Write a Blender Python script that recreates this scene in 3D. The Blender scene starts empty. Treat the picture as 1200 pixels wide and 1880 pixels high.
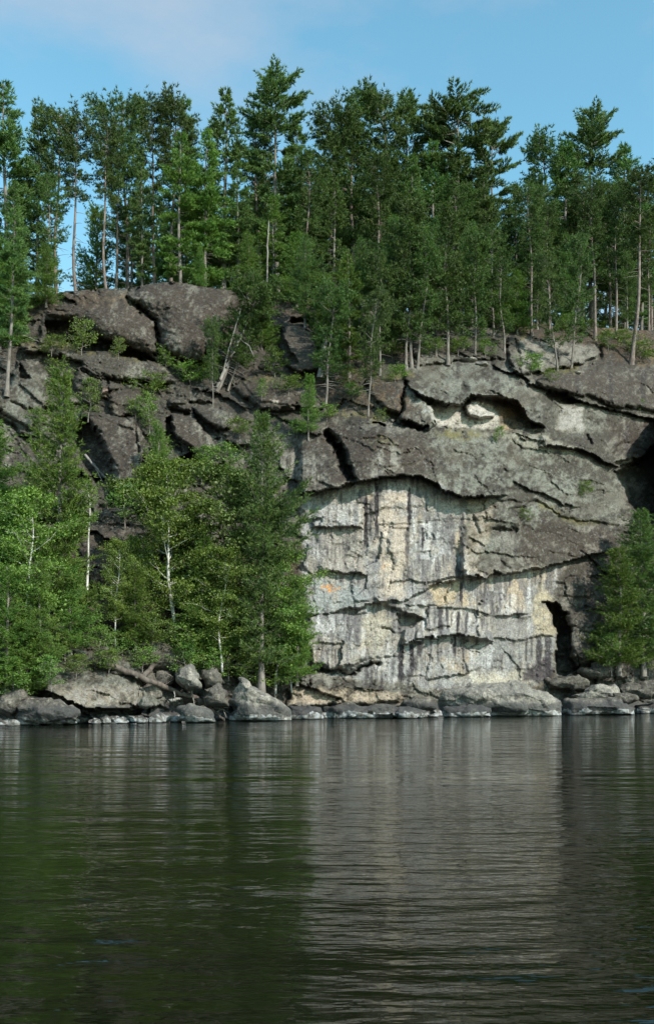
import bpy, bmesh, math, random
import numpy as np
from mathutils import Vector, Matrix

# ---------------------------------------------------------------- camera, world, sun, exposure
scn = bpy.context.scene
COL = scn.collection
F, CX, HY, CAMZ = 1750.0, 600.0, 1266.0, 1.8      # focal length in photo pixels, centre column, horizon row, eye height
cam_d = bpy.data.cameras.new('camera'); cam = bpy.data.objects.new('camera', cam_d); COL.objects.link(cam)
cam.location = (0, 0, CAMZ); cam.rotation_euler = (math.radians(90), 0, 0)
cam_d.sensor_fit = 'HORIZONTAL'; cam_d.sensor_width = 36.0; cam_d.lens = 36.0 * F / 1200.0
cam_d.sensor_fit = 'AUTO'; cam_d.lens = 36.0 * F / 1880.0
cam_d.shift_y = (HY - 940.0) / 1880.0
cam_d.clip_start = 0.1; cam_d.clip_end = 3000
scn.camera = cam

SUN_DIR = Vector((0.60, -0.58, 0.57)).normalized()      # towards the sun
sun_el = math.asin(SUN_DIR.z); sun_az = math.atan2(SUN_DIR.x, SUN_DIR.y)
world = bpy.data.worlds.new('World'); scn.world = world; world.use_nodes = True
nt = world.node_tree; nt.nodes.clear()
N = nt.nodes.new; L = nt.links.new
sky = N('ShaderNodeTexSky'); sky.sky_type = 'NISHITA'; sky.sun_disc = False
sky.sun_elevation = sun_el; sky.sun_rotation = sun_az; sky.air_density = 1.0; sky.dust_density = 0.6; sky.ozone_density = 2.0
tint = N('ShaderNodeMix'); tint.data_type = 'RGBA'; tint.blend_type = 'MULTIPLY'; tint.inputs[0].default_value = 1.0
tint.inputs[7].default_value = (1.50, 2.16, 1.80, 1)
L(sky.outputs[0], tint.inputs[6])
tc = N('ShaderNodeTexCoord'); mp = N('ShaderNodeMapping'); mp.inputs['Scale'].default_value = (2.0, 2.0, 5.0)
mp.inputs['Location'].default_value = (2.9, 1.1, 0.0)
L(tc.outputs['Generated'], mp.inputs[0])
cn = N('ShaderNodeTexNoise'); cn.inputs['Scale'].default_value = 1.25; cn.inputs['Detail'].default_value = 8; cn.inputs['Roughness'].default_value = 0.58
L(mp.outputs[0], cn.inputs[0])
cr = N('ShaderNodeMapRange'); cr.inputs[1].default_value = 0.38; cr.inputs[2].default_value = 0.64; cr.inputs[4].default_value = 0.70
L(cn.outputs[0], cr.inputs[0])
cm = N('ShaderNodeMix'); cm.data_type = 'RGBA'; cm.inputs[7].default_value = (3.9, 4.2, 4.9, 1)
# thin cloud: a sheet that thickens high up and a paler veil low down
sx = N('ShaderNodeSeparateXYZ'); L(tc.outputs['Generated'], sx.inputs[0])
hi = N('ShaderNodeMapRange'); hi.interpolation_type = 'SMOOTHSTEP'; hi.inputs[1].default_value = 0.475; hi.inputs[2].default_value = 0.56; L(sx.outputs[2], hi.inputs[0])
lo = N('ShaderNodeMapRange'); lo.interpolation_type = 'SMOOTHSTEP'; lo.inputs[1].default_value = 0.46; lo.inputs[2].default_value = 0.36; lo.inputs[4].default_value = 0.8; L(sx.outputs[2], lo.inputs[0])
ad = N('ShaderNodeMath'); ad.operation = 'MAXIMUM'; L(hi.outputs[0], ad.inputs[0]); L(lo.outputs[0], ad.inputs[1])
mu = N('ShaderNodeMath'); mu.operation = 'MULTIPLY'; L(ad.outputs[0], mu.inputs[0]); L(cr.outputs[0], mu.inputs[1]); L(mu.outputs[0], cm.inputs[0]); L(tint.outputs[2], cm.inputs[6])
bg = N('ShaderNodeBackground'); bg.inputs[1].default_value = 0.14
L(cm.outputs[2], bg.inputs[0]); wo = N('ShaderNodeOutputWorld'); L(bg.outputs[0], wo.inputs[0])

sun_d = bpy.data.lights.new('sun', 'SUN'); sun_d.energy = 4.9; sun_d.angle = math.radians(0.5); sun_d.color = (1.0, 0.95, 0.87)
sun = bpy.data.objects.new('sun', sun_d); COL.objects.link(sun); sun.rotation_euler = SUN_DIR.to_track_quat('Z', 'Y').to_euler()
sun.location = (40, -40, 80)
scn.view_settings.view_transform = 'Standard'; scn.view_settings.look = 'None'
scn.view_settings.exposure = 0.10; scn.view_settings.gamma = 1.0; scn.view_settings.use_curve_mapping = False
scn.cycles.max_bounces = 6; scn.cycles.diffuse_bounces = 3; scn.cycles.transparent_max_bounces = 8

# ---------------------------------------------------------------- numpy noise
_rng = np.random.default_rng(7)
_T = _rng.random((256, 256))
def vn(x, y):
    xi = np.floor(x).astype(int); yi = np.floor(y).astype(int); fx = x - xi; fy = y - yi
    fx = fx * fx * fx * (fx * (fx * 6 - 15) + 10); fy = fy * fy * fy * (fy * (fy * 6 - 15) + 10)
    a = _T[xi & 255, yi & 255]; b = _T[(xi + 1) & 255, yi & 255]; c = _T[xi & 255, (yi + 1) & 255]; d = _T[(xi + 1) & 255, (yi + 1) & 255]
    return (a * (1 - fx) + b * fx) * (1 - fy) + (c * (1 - fx) + d * fx) * fy
def fbm(x, y, o=4, g=0.5, s=0.0):
    v = 0; a = 1; t = 0
    for i in range(o):
        v = v + a * (vn(x + 17.3 * i + s, y + 9.1 * i + s * 1.7) * 2 - 1); t += a
        a *= g; x = x * 2.03; y = y * 2.03
    return v / t
def worley(x, y, seed=0, jit=0.9):
    """nearest cell: (f1, f2, random a, random b, random c, dx, dy)"""
    xi = np.floor(x).astype(int); yi = np.floor(y).astype(int)
    f1 = np.full(x.shape, 9.0); f2 = f1.copy(); ra = np.zeros(x.shape); rb = ra.copy(); rc = ra.copy(); ddx = ra.copy(); ddy = ra.copy()
    for i in (-1, 0, 1):
        for j in (-1, 0, 1):
            cx, cy = xi + i, yi + j
            h1 = _T[(cx + seed) & 255, (cy + 31) & 255]; h2 = _T[(cx + 77 + seed) & 255, (cy + 131) & 255]
            px = cx + 0.5 + (h1 - .5) * jit; py = cy + 0.5 + (h2 - .5) * jit
            dx = x - px; dy = y - py; d = np.sqrt(dx * dx + dy * dy)
            n = d < f1
            f2 = np.where(n, f1, np.minimum(f2, d))
            f1 = np.where(n, d, f1)
            ra = np.where(n, _T[(cx + 5) & 255, (cy + 200 + seed) & 255], ra); rb = np.where(n, _T[(cx + 99) & 255, (cy + 3 + seed) & 255], rb)
            rc = np.where(n, _T[(cx + 150) & 255, (cy + 60 + seed) & 255], rc); ddx = np.where(n, dx, ddx); ddy = np.where(n, dy, ddy)
    return f1, f2, ra, rb, rc, ddx, ddy
def sst(a, b, x):
    t = np.clip((x - a) / (b - a), 0, 1); return t * t * (3 - 2 * t)

# ---------------------------------------------------------------- cliff surface
# the depth of the shore, wall, slope and rim at photo positions (metres from the boat)
TX = np.array([-400, 0, 200, 400, 560, 700, 900, 1100, 1200, 1600.])
TY = np.array([1340, 1260, 1180, 1100, 1000, 900, 800, 700, 600, 520, 300.])
TD = np.array([
 [40.5, 47.5, 51.0, 55.0, 58.8, 61.5, 66.0, 71.5, 75.0, 90],
 [41.5, 48.6, 52.4, 57.0, 60.5, 62.3, 66.6, 73.0, 77.5, 93],
 [44.0, 51.5, 55.0, 59.5, 61.5, 62.6, 67.0, 73.8, 79.0, 95],
 [47.0, 55.0, 58.0, 61.0, 62.0, 63.0, 67.3, 74.5, 80.0, 96],
 [51.0, 59.0, 61.5, 62.8, 62.8, 63.4, 68.0, 75.2, 81.0, 97],
 [55.0, 63.0, 64.5, 65.5, 64.2, 64.0, 68.6, 76.4, 82.5, 98],
 [59.0, 67.0, 67.5, 68.5, 67.0, 66.0, 70.2, 78.0, 84.0, 100],
 [63.0, 70.0, 71.0, 72.5, 72.0, 71.0, 73.0, 80.5, 85.5, 102],
 [67.0, 73.0, 73.5, 76.0, 78.5, 81.0, 84.0, 90.0, 93.0, 108],
 [70.0, 75.5, 76.5, 79.0, 85.0, 92.0, 98.0, 104., 107., 118],
 [76.0, 81.0, 82.0, 85.0, 98.0, 110., 118., 124., 127., 136]])
def interp_tab(px, py):
    c = np.clip(np.searchsorted(TX, px) - 1, 0, len(TX) - 2); ty = -TY; q = -py
    r = np.clip(np.searchsorted(ty, q) - 1, 0, len(TY) - 2)
    fx = np.clip((px - TX[c]) / (TX[c + 1] - TX[c]), 0, 1); fy = np.clip((q - ty[r]) / (ty[r + 1] - ty[r]), 0, 1)
    return (TD[r, c] * (1 - fx) + TD[r, c + 1] * fx) * (1 - fy) + (TD[r + 1, c] * (1 - fx) + TD[r + 1, c + 1] * fx) * fy
SKX = np.array([-400, 0, 60, 120, 180, 240, 275, 320, 370, 430, 480, 560, 640, 690, 760, 830, 900, 1000, 1100, 1200, 1600.])
SKY_ = np.array([556, 548, 545, 534, 530, 528, 520, 515, 525, 532, 540, 545, 556, 565, 572, 578, 584, 594, 600, 606, 618.])

STEP = 2.0
colsx = np.concatenate([np.arange(-400, -64, 8), np.arange(-64, 1264, STEP), np.arange(1264, 1601, 8)]).astype(float)
rowsy = np.arange(1352, 330, -STEP).astype(float)
PX, PY = np.meshgrid(colsx, rowsy)
WX = PX + 1.2 * fbm(PX / 30, PY / 30, 3, s=3) + 1.6 * fbm(PX / 7, PY / 7, 2, s=11)
WY = PY + 1.2 * fbm(PX / 30, PY / 30, 3, s=43) + 1.6 * fbm(PX / 7, PY / 7, 2, s=71)
_w = worley(PX / 17, PY / 12, 11); WX = WX + 4.2 * (_w[2] - .5); WY = WY + 3.6 * (_w[3] - .5)
_w = worley(PX / 46, PY / 30, 71); WX = WX + 6.0 * (_w[2] - .5); WY = WY + 6.0 * (_w[3] - .5)
def smooth_tab(px, py):
    s = 0
    for dx, dy in ((0, 0), (-40, 0), (40, 0), (0, -28), (0, 28), (-28, 20), (28, 20), (-28, -20), (28, -20)):
        s = s + interp_tab(px + dx, py + dy)
    return s / 9
D0 = smooth_tab(PX, PY)
H = np.zeros_like(PX)
C_ = len(colsx); R_ = len(rowsy)

def window(xs, ys, pad):
    c0 = np.searchsorted(colsx, min(xs) - pad - 8); c1 = np.searchsorted(colsx, max(xs) + pad + 8)
    r0 = np.searchsorted(-rowsy, -(max(ys) + pad + 8)); r1 = np.searchsorted(-rowsy, -(min(ys) - pad - 8))
    return slice(r0, r1), slice(c0, c1)
def seg_dist(x, y, pts, closed=False):
    d = np.full(x.shape, 1e9); n = len(pts)
    for i in range(n if closed else n - 1):
        ax, ay = pts[i]; bx, by = pts[(i + 1) % n]; vx, vy = bx - ax, by - ay
        t = np.clip(((x - ax) * vx + (y - ay) * vy) / (vx * vx + vy * vy + 1e-9), 0, 1)
        d = np.minimum(d, np.hypot(x - ax - t * vx, y - ay - t * vy))
    return d
def sdf(x, y, pts):
    ins = np.zeros(x.shape, bool); n = len(pts)
    for i in range(n):
        ax, ay = pts[i]; bx, by = pts[(i + 1) % n]
        if ay != by:
            ins ^= ((ay > y) != (by > y)) & (x < (bx - ax) * (y - ay) / (by - ay) + ax)
    d = seg_dist(x, y, pts, True)
    return np.where(ins, d, -d)
def block(pts, amp, bevel):
    w = window([p[0] for p in pts], [p[1] for p in pts], 6)
    s = np.clip(sdf(WX[w], WY[w], pts) / bevel, 0, 1)
    H[w] += amp * np.sqrt(np.clip(1 - (1 - s) ** 2, 0, 1))
def ledge(pts, amp, up, end=14, under=0.0):
    xs = [p[0] for p in pts]; ys = [p[1] for p in pts]
    w = window(xs, [min(ys) - up * 2.2, max(ys) + 30], 4)
    x, y = WX[w], WY[w]
    ly = np.interp(x, xs, ys); d = ly - y
    e = np.clip((x - xs[0]) / end, 0, 1) * np.clip((xs[-1] - x) / end, 0, 1)
    H[w] += np.where(d > 0, amp * np.exp(-(d / up) ** 1.6), -under * np.exp(-np.abs(d) / 7)) * e
def joint(pts, width, depth):
    w = window([p[0] for p in pts], [p[1] for p in pts], width * 3)
    d = seg_dist(WX[w], WY[w], pts)
    H[w] -= depth * np.exp(-(d / width) ** 2)
def region(pts, soft=12, namp=10, nsc=26, s=0.0):
    w = window([p[0] for p in pts], [p[1] for p in pts], soft * 2 + namp * 2)
    m = np.zeros_like(PX)
    x, y = WX[w], WY[w]
    d = sdf(x, y, pts) + namp * fbm(PX[w] / nsc, PY[w] / nsc, 4, .6, s)
    m[w] = sst(-soft, soft, d); return m

LEFT = sst(640, 470, PX + 60 * fbm(PX / 90, PY / 90, 3, s=77))
WALLP = [(556, 905), (640, 890), (700, 876), (760, 874), (800, 888), (835, 908), (850, 930), (862, 1050), (905, 1048), (990, 1046), (1040, 1036), (1010, 1105), (1020, 1240), (980, 1262), (800, 1262), (560, 1235), (555, 1100)]
wallm = region(WALLP, 14, 4)
rough = 0.30 + 0.55 * LEFT
rough = rough * (1 - 0.92 * wallm)
BROWP = [(545, 775), (600, 752), (700, 772), (780, 790), (900, 785), (1000, 800), (1080, 840), (1160, 880), (1140, 1000), (1040, 1028), (960, 1040), (860, 1040), (850, 915), (800, 890), (740, 872), (650, 885), (565, 905), (540, 830)]
rough = rough * (1 - 0.55 * region(BROWP, 10, 4))
rimm = region([(680, 700), (770, 668), (870, 662), (950, 690), (1260, 662), (1260, 840), (1160, 850), (1000, 815), (800, 785), (690, 760)], 10, 4)
rough = rough * (1 - 0.45 * rimm)
DOMEP = [(235, 542), (270, 522), (320, 513), (370, 525), (425, 532), (450, 545), (440, 570), (418, 605), (400, 640), (372, 668), (345, 664), (300, 642), (289, 612), (284, 585), (262, 572), (240, 555)]
HUMPP = [(85, 575), (150, 556), (235, 548), (262, 575), (284, 590), (289, 620), (290, 645), (284, 660), (262, 652), (170, 612), (150, 588)]
rough = rough * (1 - 0.85 * np.maximum(region(DOMEP, 8, 2), region(HUMPP, 8, 2)))

for _p in (((18, 705), (33, 656), (75, 658), (95, 690), (88, 735), (60, 790), (0, 755)), ((130, 700), (165, 757), (250, 767), (268, 822), (248, 887), (210, 890), (150, 850)), ((205, 722), (240, 708), (262, 712), (264, 762), (205, 766)),
           ((300, 765), (355, 740), (415, 748), (437, 765), (424, 846), (380, 870), (305, 860)), ((415, 709), (450, 690), (485, 685), (512, 692), (552, 727), (540, 758), (442, 735)), ((510, 597), (550, 592), (580, 605), (588, 680), (515, 680)), ((33, 628), (88, 628), (200, 645), (300, 670), (330, 704), (212, 700), (82, 650)), ((60, 1215), (262, 1240), (258, 1305), (90, 1300))):
    rough = rough * (1 - .72 * region(list(_p), 8, 2))
# broad and generic relief: fbm swells, bedding that dips to the right, angular facets
H += 0.9 * fbm(PX / 150, PY / 110, 3, s=5) * (0.4 + rough)
ca, sa = math.cos(math.radians(17)), math.sin(math.radians(17))
U = (WX * ca + WY * sa); V = (-WX * sa + WY * ca)
f1, f2, ra, rb, rc, dx, dy = worley(U / 74, V / 34, 3)
gap = sst(.0, .45, fbm(PX / 60, PY / 40, 3, s=207))
H += rough * (1.5 * (ra - .5) + 2.2 * (rb - .35) * dy + 1.3 * (rc - .5) * dx - 0.5 * gap * np.exp(-((f2 - f1) / 0.05) ** 2))
f1, f2, ra, rb, rc, dx, dy = worley(U / 27, V / 15, 40)
H += rough * sst(-.25, .3, fbm(PX / 80, PY / 60, 3, s=307)) * (0.32 * (ra - .5) + 0.5 * (rb - .4) * dy + 0.3 * (rc - .5) * dx - 0.12 * gap * np.exp(-((f2 - f1) / 0.07) ** 2))
def bricks(u, v, w, h, seed):
    row = np.floor(v / h + .35 * fbm(u / 70, v / 300, 2, s=seed)); off = _T[(row.astype(int) + seed) & 255, 7] * 5; cl = np.floor(u / (w * (.7 + .9 * _T[(row.astype(int) + seed) & 255, 19])) + off)
    return _T[(row.astype(int) * 3 + seed) & 255, cl.astype(int) & 255], _T[(row.astype(int) * 5 + 9 + seed) & 255, (cl.astype(int) + 40) & 255], v / h - row
b1, b2, bv = bricks(WX + .12 * WY, WY + .10 * WX, 62, 44, 3)
H += wallm * (0.42 * (b1 - .5) + 0.30 * (b2 - .5) * (bv - .5))
b1, b2, bv = bricks(WX - .08 * WY, WY + .05 * WX, 24, 21, 9)
H += wallm * (0.17 * (b1 - .5) + 0.14 * (b2 - .4) * (bv - .5))
f1, f2, ra, rb, rc, dx, dy = worley(WX / 34, WY / 58, 90)
H += wallm * (0.16 * (ra - .5) + 0.16 * (rb - .5) * dx + .16 * (rc - .4) * dy - 0.06 * np.exp(-((f2 - f1) / 0.03) ** 2))
f1, f2, ra, rb, rc, dx, dy = worley(U / 60, V / 24, 60)
H += (1 - wallm) * (1 - LEFT) * (0.22 * (ra - .5) + 0.38 * (rb - .4) * dy + .25 * (rc - .5) * dx)
f1, f2, ra, rb, rc, dx, dy = worley(U / 9, V / 6, 120)
H += (0.03 + 0.17 * rough) * (ra - .5 + (rb - .5) * dy) 
H += (0.06 + 0.20 * rough) * fbm(PX / 16, PY / 13, 4, .55, s=23)

# ---- the blocks, ledges and cracks that the photograph shows, plus an unseen buttress added for its shadow
block(HUMPP, 2.3, 45); block(DOMEP, 3.0, 60)
joint([(235, 546), (262, 572), (284, 588), (290, 640)], 4, 1.2)
block([(80, 588), (140, 584), (165, 610), (180, 616), (270, 652), (292, 668), (262, 662), (200, 650), (140, 643), (84, 628)], -2.6, 8)
block([(20, 588), (78, 590), (70, 628), (36, 630), (16, 610)], -1.0, 8)
block([(300, 645), (345, 662), (350, 668), (325, 668), (300, 655)], -1.5, 5)
block([(33, 632), (88, 632), (140, 645), (200, 650), (262, 660), (295, 672), (330, 700), (290, 704), (235, 697), (212, 696), (175, 683), (140, 664), (82, 648), (33, 643)], 1.3, 9)
block([(140, 668), (175, 688), (215, 700), (235, 700), (230, 708), (200, 700), (160, 684)], -1.0, 4)
block([(18, 705), (33, 658), (75, 660), (95, 690), (86, 710), (88, 735), (75, 765), (60, 790), (40, 780), (15, 762), (0, 755), (-30, 740), (-30, 715)], 1.3, 10)
block([(34, 692), (38, 658), (58, 694)], -1.3, 3)
joint([(22, 735), (40, 742), (55, 753)], 2, .6); joint([(55, 753), (62, 762), (88, 758)], 2, .5)
joint([(-40, 760), (0, 768), (28, 783), (35, 800), (64, 812), (68, 832)], 3.5, 1.2)
block([(130, 695), (150, 664), (196, 690), (200, 722), (160, 745), (140, 725)], .9, 8)
block([(200, 697), (225, 701), (226, 716), (202, 721)], .8, 4)
block([(205, 722), (240, 708), (260, 712), (264, 760), (210, 766), (195, 742)], 1.1, 12)
block([(150, 764), (168, 770), (197, 830), (212, 890), (178, 885), (148, 850), (138, 800)], -2.4, 8)
block([(156, 762), (168, 757), (250, 768), (262, 800), (270, 822), (262, 862), (248, 885), (215, 888), (205, 850), (184, 800)], 2.0, 9)
joint([(248, 770), (250, 795), (254, 828)], 2, .8)
block([(205, 889), (256, 889), (262, 930), (200, 932)], -2.0, 5)
block([(302, 772), (312, 766), (328, 808), (335, 830), (306, 812)], -1.8, 4)
block([(312, 765), (355, 767), (372, 787), (400, 820), (424, 846), (392, 864), (372, 850), (352, 822), (330, 806), (312, 790)], 1.6, 7)
block([(324, 840), (350, 828), (368, 843), (376, 868), (330, 864)], -1.8, 4)
block([(350, 747), (370, 742), (392, 745), (415, 750), (437, 762), (426, 782), (407, 792), (380, 778), (362, 762)], 1.3, 9)
block([(350, 750), (380, 773), (408, 796), (400, 806), (378, 794), (356, 768)], -1.1, 4)
block([(308, 735), (330, 727), (348, 745), (346, 753), (320, 748), (308, 750)], .8, 6)
block([(310, 752), (345, 756), (345, 763), (312, 762)], -.8, 3)
block([(423, 709), (450, 692), (485, 688), (512, 694), (535, 712), (549, 727), (540, 757), (510, 758), (475, 750), (458, 732), (442, 730)], 1.6, 18)
ledge([(350, 718), (385, 716), (430, 738), (458, 757)], .8, 22)
block([(464, 612), (515, 600), (530, 640), (548, 664), (520, 676), (474, 645)], -1.6, 10)
block([(523, 601), (550, 597), (575, 606), (581, 637), (583, 676), (550, 686), (524, 672), (510, 640)], 2.2, 9)
block([(530, 588), (565, 586), (590, 603), (594, 680), (584, 660), (581, 618), (560, 597), (530, 598)], -1.8, 4)
ledge([(538, 790), (575, 800), (600, 798)], .6, 20)
ledge([(545, 908), (565, 905), (620, 893), (680, 878), (740, 871), (775, 875), (798, 886), (812, 900), (850, 914), (915, 910), (932, 908)], 2.1, 105, 12, 0.25)
joint([(600, 800), (616, 815), (630, 848), (642, 880)], 6.5, 3.2)
block([(612, 815), (628, 820), (652, 883), (632, 889), (618, 850)], -1.4, 4)
ledge([(655, 803), (680, 800), (705, 802), (735, 820)], .25, 18)
ledge([(545, 775), (600, 752), (650, 762), (700, 776), (785, 795)], -.9, 18, 10)
block([(680, 692), (740, 702), (745, 710), (735, 762), (702, 752), (676, 722)], .9, 7)
block([(652, 718), (682, 690), (682, 716), (668, 720)], -1.6, 4)
block([(698, 752), (728, 762), (786, 784), (780, 792), (730, 778), (698, 764)], -1.2, 4)
ledge([(736, 702), (765, 718), (790, 733), (820, 744), (850, 743), (862, 722), (890, 724), (915, 728), (945, 731), (970, 768), (1003, 786)], 1.5, 55, 8, 0.2)
block([(745, 708), (765, 720), (790, 735), (820, 745), (850, 745), (864, 723), (945, 733), (972, 772), (1003, 788), (900, 792), (850, 788), (804, 782), (795, 765), (782, 742)], -1.3, 6)
block([(742, 706), (776, 715), (790, 745), (803, 778), (785, 791), (735, 765)], 1.3, 6)
joint([(743, 702), (738, 735), (732, 762)], 2.5, 1.2)
block([(864, 733), (880, 738), (890, 750), (906, 757), (904, 766), (880, 769), (860, 762), (853, 750)], 1.3, 7)
ledge([(800, 786), (850, 790), (930, 792), (1000, 800), (1060, 812)], -.5, 14, 10)
ledge([(900, 668), (950, 690), (980, 708), (1003, 716), (1060, 735), (1120, 752), (1210, 770)], .9, 40, 10, .2)
block([(1000, 716), (1042, 722), (1066, 738), (1030, 745), (1008, 732)], -1.4, 5)
block([(984, 702), (1010, 680), (1100, 671), (1200, 664), (1300, 658), (1300, 770), (1190, 753), (1130, 744), (1080, 729), (1040, 721), (1000, 714)], 1.3, 12)
block([(925, 622), (945, 615), (1090, 630), (1100, 652), (1066, 668), (1012, 678), (950, 690), (932, 662)], 1.6, 7)
joint([(944, 624), (952, 660), (955, 684)], 3, .9); joint([(1098, 634), (1102, 660)], 4, 1.2)
block([(740, 625), (780, 615), (860, 620), (925, 612), (930, 660), (860, 664), (770, 668)], 1.2, 12)
ledge([(990, 818), (1010, 815), (1040, 822), (1072, 829), (1100, 842), (1132, 857), (1165, 842)], 1.2, 34, 10, .3)
block([(1120, 848), (1160, 840), (1175, 850), (1140, 862)], -1.2, 4)
joint([(1078, 798), (1084, 816)], 3, .8)
ledge([(945, 795), (975, 810), (1000, 812)], .4, 12)
ledge([(843, 1057), (890, 1058), (905, 1046), (925, 1053), (945, 1048), (990, 1044), (1040, 1031), (1090, 1019), (1146, 1005)], 1.35, 75, 8, .2)
block([(868, 945), (905, 932), (940, 935), (953, 950), (951, 968), (905, 969), (880, 976)], .6, 12)
block([(902, 970), (950, 970), (948, 976), (908, 976)], -.5, 3)
joint([(930, 938), (985, 925), (1020, 945), (1060, 955), (1130, 966)], 3, .5)
ledge([(935, 880), (990, 905), (1030, 925), (1065, 930)], .5, 30)
block([(1128, 864), (1160, 850), (1200, 818), (1420, 810), (1420, 955), (1200, 960), (1152, 925), (1142, 890)], -3.2, 10)
block([(1206, 760), (1440, 740), (1440, 1010), (1212, 965)], 7.5, 8)  # unseen buttress beyond the right edge, added to throw shade into the cleft
block([(998, 1107), (1020, 1108), (1040, 1124), (1047, 1165), (1047, 1205), (1064, 1226), (1040, 1242), (1020, 1236), (1019, 1165), (1012, 1130)], -3.4, 5)
block([(1042, 1122), (1090, 1106), (1150, 1106), (1150, 1215), (1092, 1226), (1062, 1222), (1047, 1195)], 1.0, 14)
ledge([(573, 968), (620, 967), (667, 971)], .5, 26, 6, .1); ledge([(586, 1047), (615, 1044), (640, 1052), (674, 1058)], .6, 18, 8, .1)
ledge([(545, 1124), (590, 1129), (640, 1115), (700, 1108)], .7, 40, 8, .1); ledge([(690, 1108), (745, 1102), (770, 1085), (800, 1071), (838, 1068)], .5, 26, 6, .15)
ledge([(700, 1106), (800, 1111), (870, 1118), (905, 1127)], .3, 12, 8)
joint([(666, 905), (672, 960), (670, 1020)], 1.6, .12); joint([(700, 968), (760, 964), (812, 956), (856, 952)], 1.8, .18)
block([(690, 1100), (760, 1104), (776, 1130), (758, 1134), (735, 1124), (700, 1112)], .45, 5)
block([(728, 1126), (758, 1126), (777, 1134), (757, 1152), (732, 1152)], -1.1, 4)
joint([(706, 1152), (722, 1158)], 2.5, .5)
ledge([(738, 1183), (765, 1176), (790, 1172), (845, 1166), (905, 1179)], 1.0, 24, 6, .25)
block([(844, 1175), (866, 1172), (905, 1182), (880, 1196), (862, 1194)], -.35, 5)
block([(848, 1172), (864, 1178), (900, 1180), (905, 1150), (870, 1140)], .25, 6)
ledge([(905, 1127), (940, 1126), (972, 1124)], .5, 20); ledge([(860, 1110), (875, 1130), (905, 1128)], .2, 10)
ledge([(900, 1172), (950, 1175), (985, 1164), (1018, 1166)], .3, 18)
block([(568, 1135), (600, 1124), (650, 1130), (662, 1170), (674, 1205), (655, 1226), (625, 1233), (600, 1230), (575, 1218), (552, 1170)], 1.1, 14)
joint([(548, 1238), (590, 1234), (622, 1228), (645, 1238), (692, 1214)], 3, 1.3)
ledge([(640, 1258), (668, 1270), (700, 1266), (736, 1262)], .3, 14)
block([(525, 1262), (560, 1240), (600, 1262), (655, 1256), (735, 1266), (735, 1292), (600, 1298), (525, 1300)], .9, 7)
joint([(566, 1240), (564, 1262)], 2.5, .5)
ledge([(70, 1262), (105, 1277), (150, 1295), (182, 1300), (240, 1303), (258, 1286)], 1.9, 60, 8, .5)
block([(150, 1300), (240, 1306), (262, 1300), (258, 1316), (180, 1316)], -1.4, 4)
joint([(40, 1296), (75, 1270), (80, 1262)], 4, .9); ledge([(70, 1222), (90, 1235), (112, 1238)], .6, 14)
ledge([(165, 1228), (200, 1218), (262, 1252), (330, 1250), (350, 1290)], .9, 24)

D = D0 - H
# ---- beyond the rim the ground runs back as the forest floor
sky_y = np.interp(PX + 3 * fbm(PX / 14, PX / 30, 2, s=9), SKX, SKY_)
rimD = np.zeros(C_); rimZ = np.zeros(C_)
Z = CAMZ + (HY - PY) / F * D
back = np.maximum(sky_y - PY, 0)
for c in range(C_):
    k = np.argmax(back[:, c] > 0) - 1
    rimD[c] = D[k, c]; rimZ[c] = Z[k, c]
ker = np.ones(25) / 25
rimDs = np.convolve(np.pad(rimD, 12, 'edge'), ker, 'valid'); rimZs = np.convolve(np.pad(rimZ, 12, 'edge'), ker, 'valid')
mb = sst(0, 14, back)
Dext = (rimD[None] * (1 - mb) + rimDs[None] * mb) + 0.24 * back
def floor_z(bk, px):
    return -0.012 * bk * bk * 0.24 * 0.24
Zext = (rimZ[None] * (1 - mb) + rimZs[None] * mb) - 0.012 * (0.24 * back) ** 2 * 0.5 + 0.35 * (fbm(PX / 40, PY / 12, 3, s=31) - 0.2) * mb - 0.25 * mb
ext = back > 0
D = np.where(ext, Dext, D)
X = (PX - CX) / F * D
Z = np.where(ext, Zext, CAMZ + (HY - PY) / F * D)
Y = D

# ---- what grows on and stains the stone (albedo)
def mixc(a, col, m):
    return a * (1 - m[..., None]) + np.array(col)[None, None] * m[..., None]
n1 = fbm(PX / 60, PY / 45, 5, .55, s=51); n2 = fbm(PX / 14, PY / 14, 4, .6, s=61); n3 = fbm(PX / 5, PY / 5, 3, .7, s=81)
sh, sh2, _ = bricks(WX, WY, 85, 78, 31); PXs = PX + 300 * sh
vst = fbm(PXs / 7, PY / 90 + 7 * sh2, 4, .6, s=91)          # rain-washed vertical streaking
vst2 = fbm(PXs / 3.2, PY / 70 + 5 * sh2, 3, .6, s=101)
alb = np.zeros(PX.shape + (3,)) + np.array((0.078, 0.070, 0.062))
alb = mixc(alb, (0.19, 0.18, 0.165), sst(0.0, 0.5, n1 + .5 * n2 + .45 * n3 - .12 * LEFT))
greym = region([(760, 665), (870, 660), (960, 690), (1010, 790), (1050, 830), (1090, 880), (1010, 950), (940, 1000), (850, 1060), (845, 920), (800, 890), (770, 800), (790, 790)], 14, 18, 40)
greym = np.maximum(greym, region([(985, 815), (1080, 840), (1150, 880), (1120, 960), (1000, 930)], 14, 18, 40, 5) * .8)
greym = np.maximum(greym, region([(15, 660), (95, 690), (90, 800), (0, 790)], 8, 10, 30, 2))
greym = np.maximum(greym, region([(1020, 720), (1150, 760), (1080, 800), (1000, 780)], 12, 14, 30, 7) * .7)
greym = np.maximum(greym, region([(0, 1190), (420, 1190), (430, 1330), (0, 1330)], 8, 10, 30, 2) * .8)
alb = mixc(alb, (0.195, 0.203, 0.186), greym * sst(-.35, .25, n2 * .7 + n3 * .5 + n1 * .6) * .95)
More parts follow.
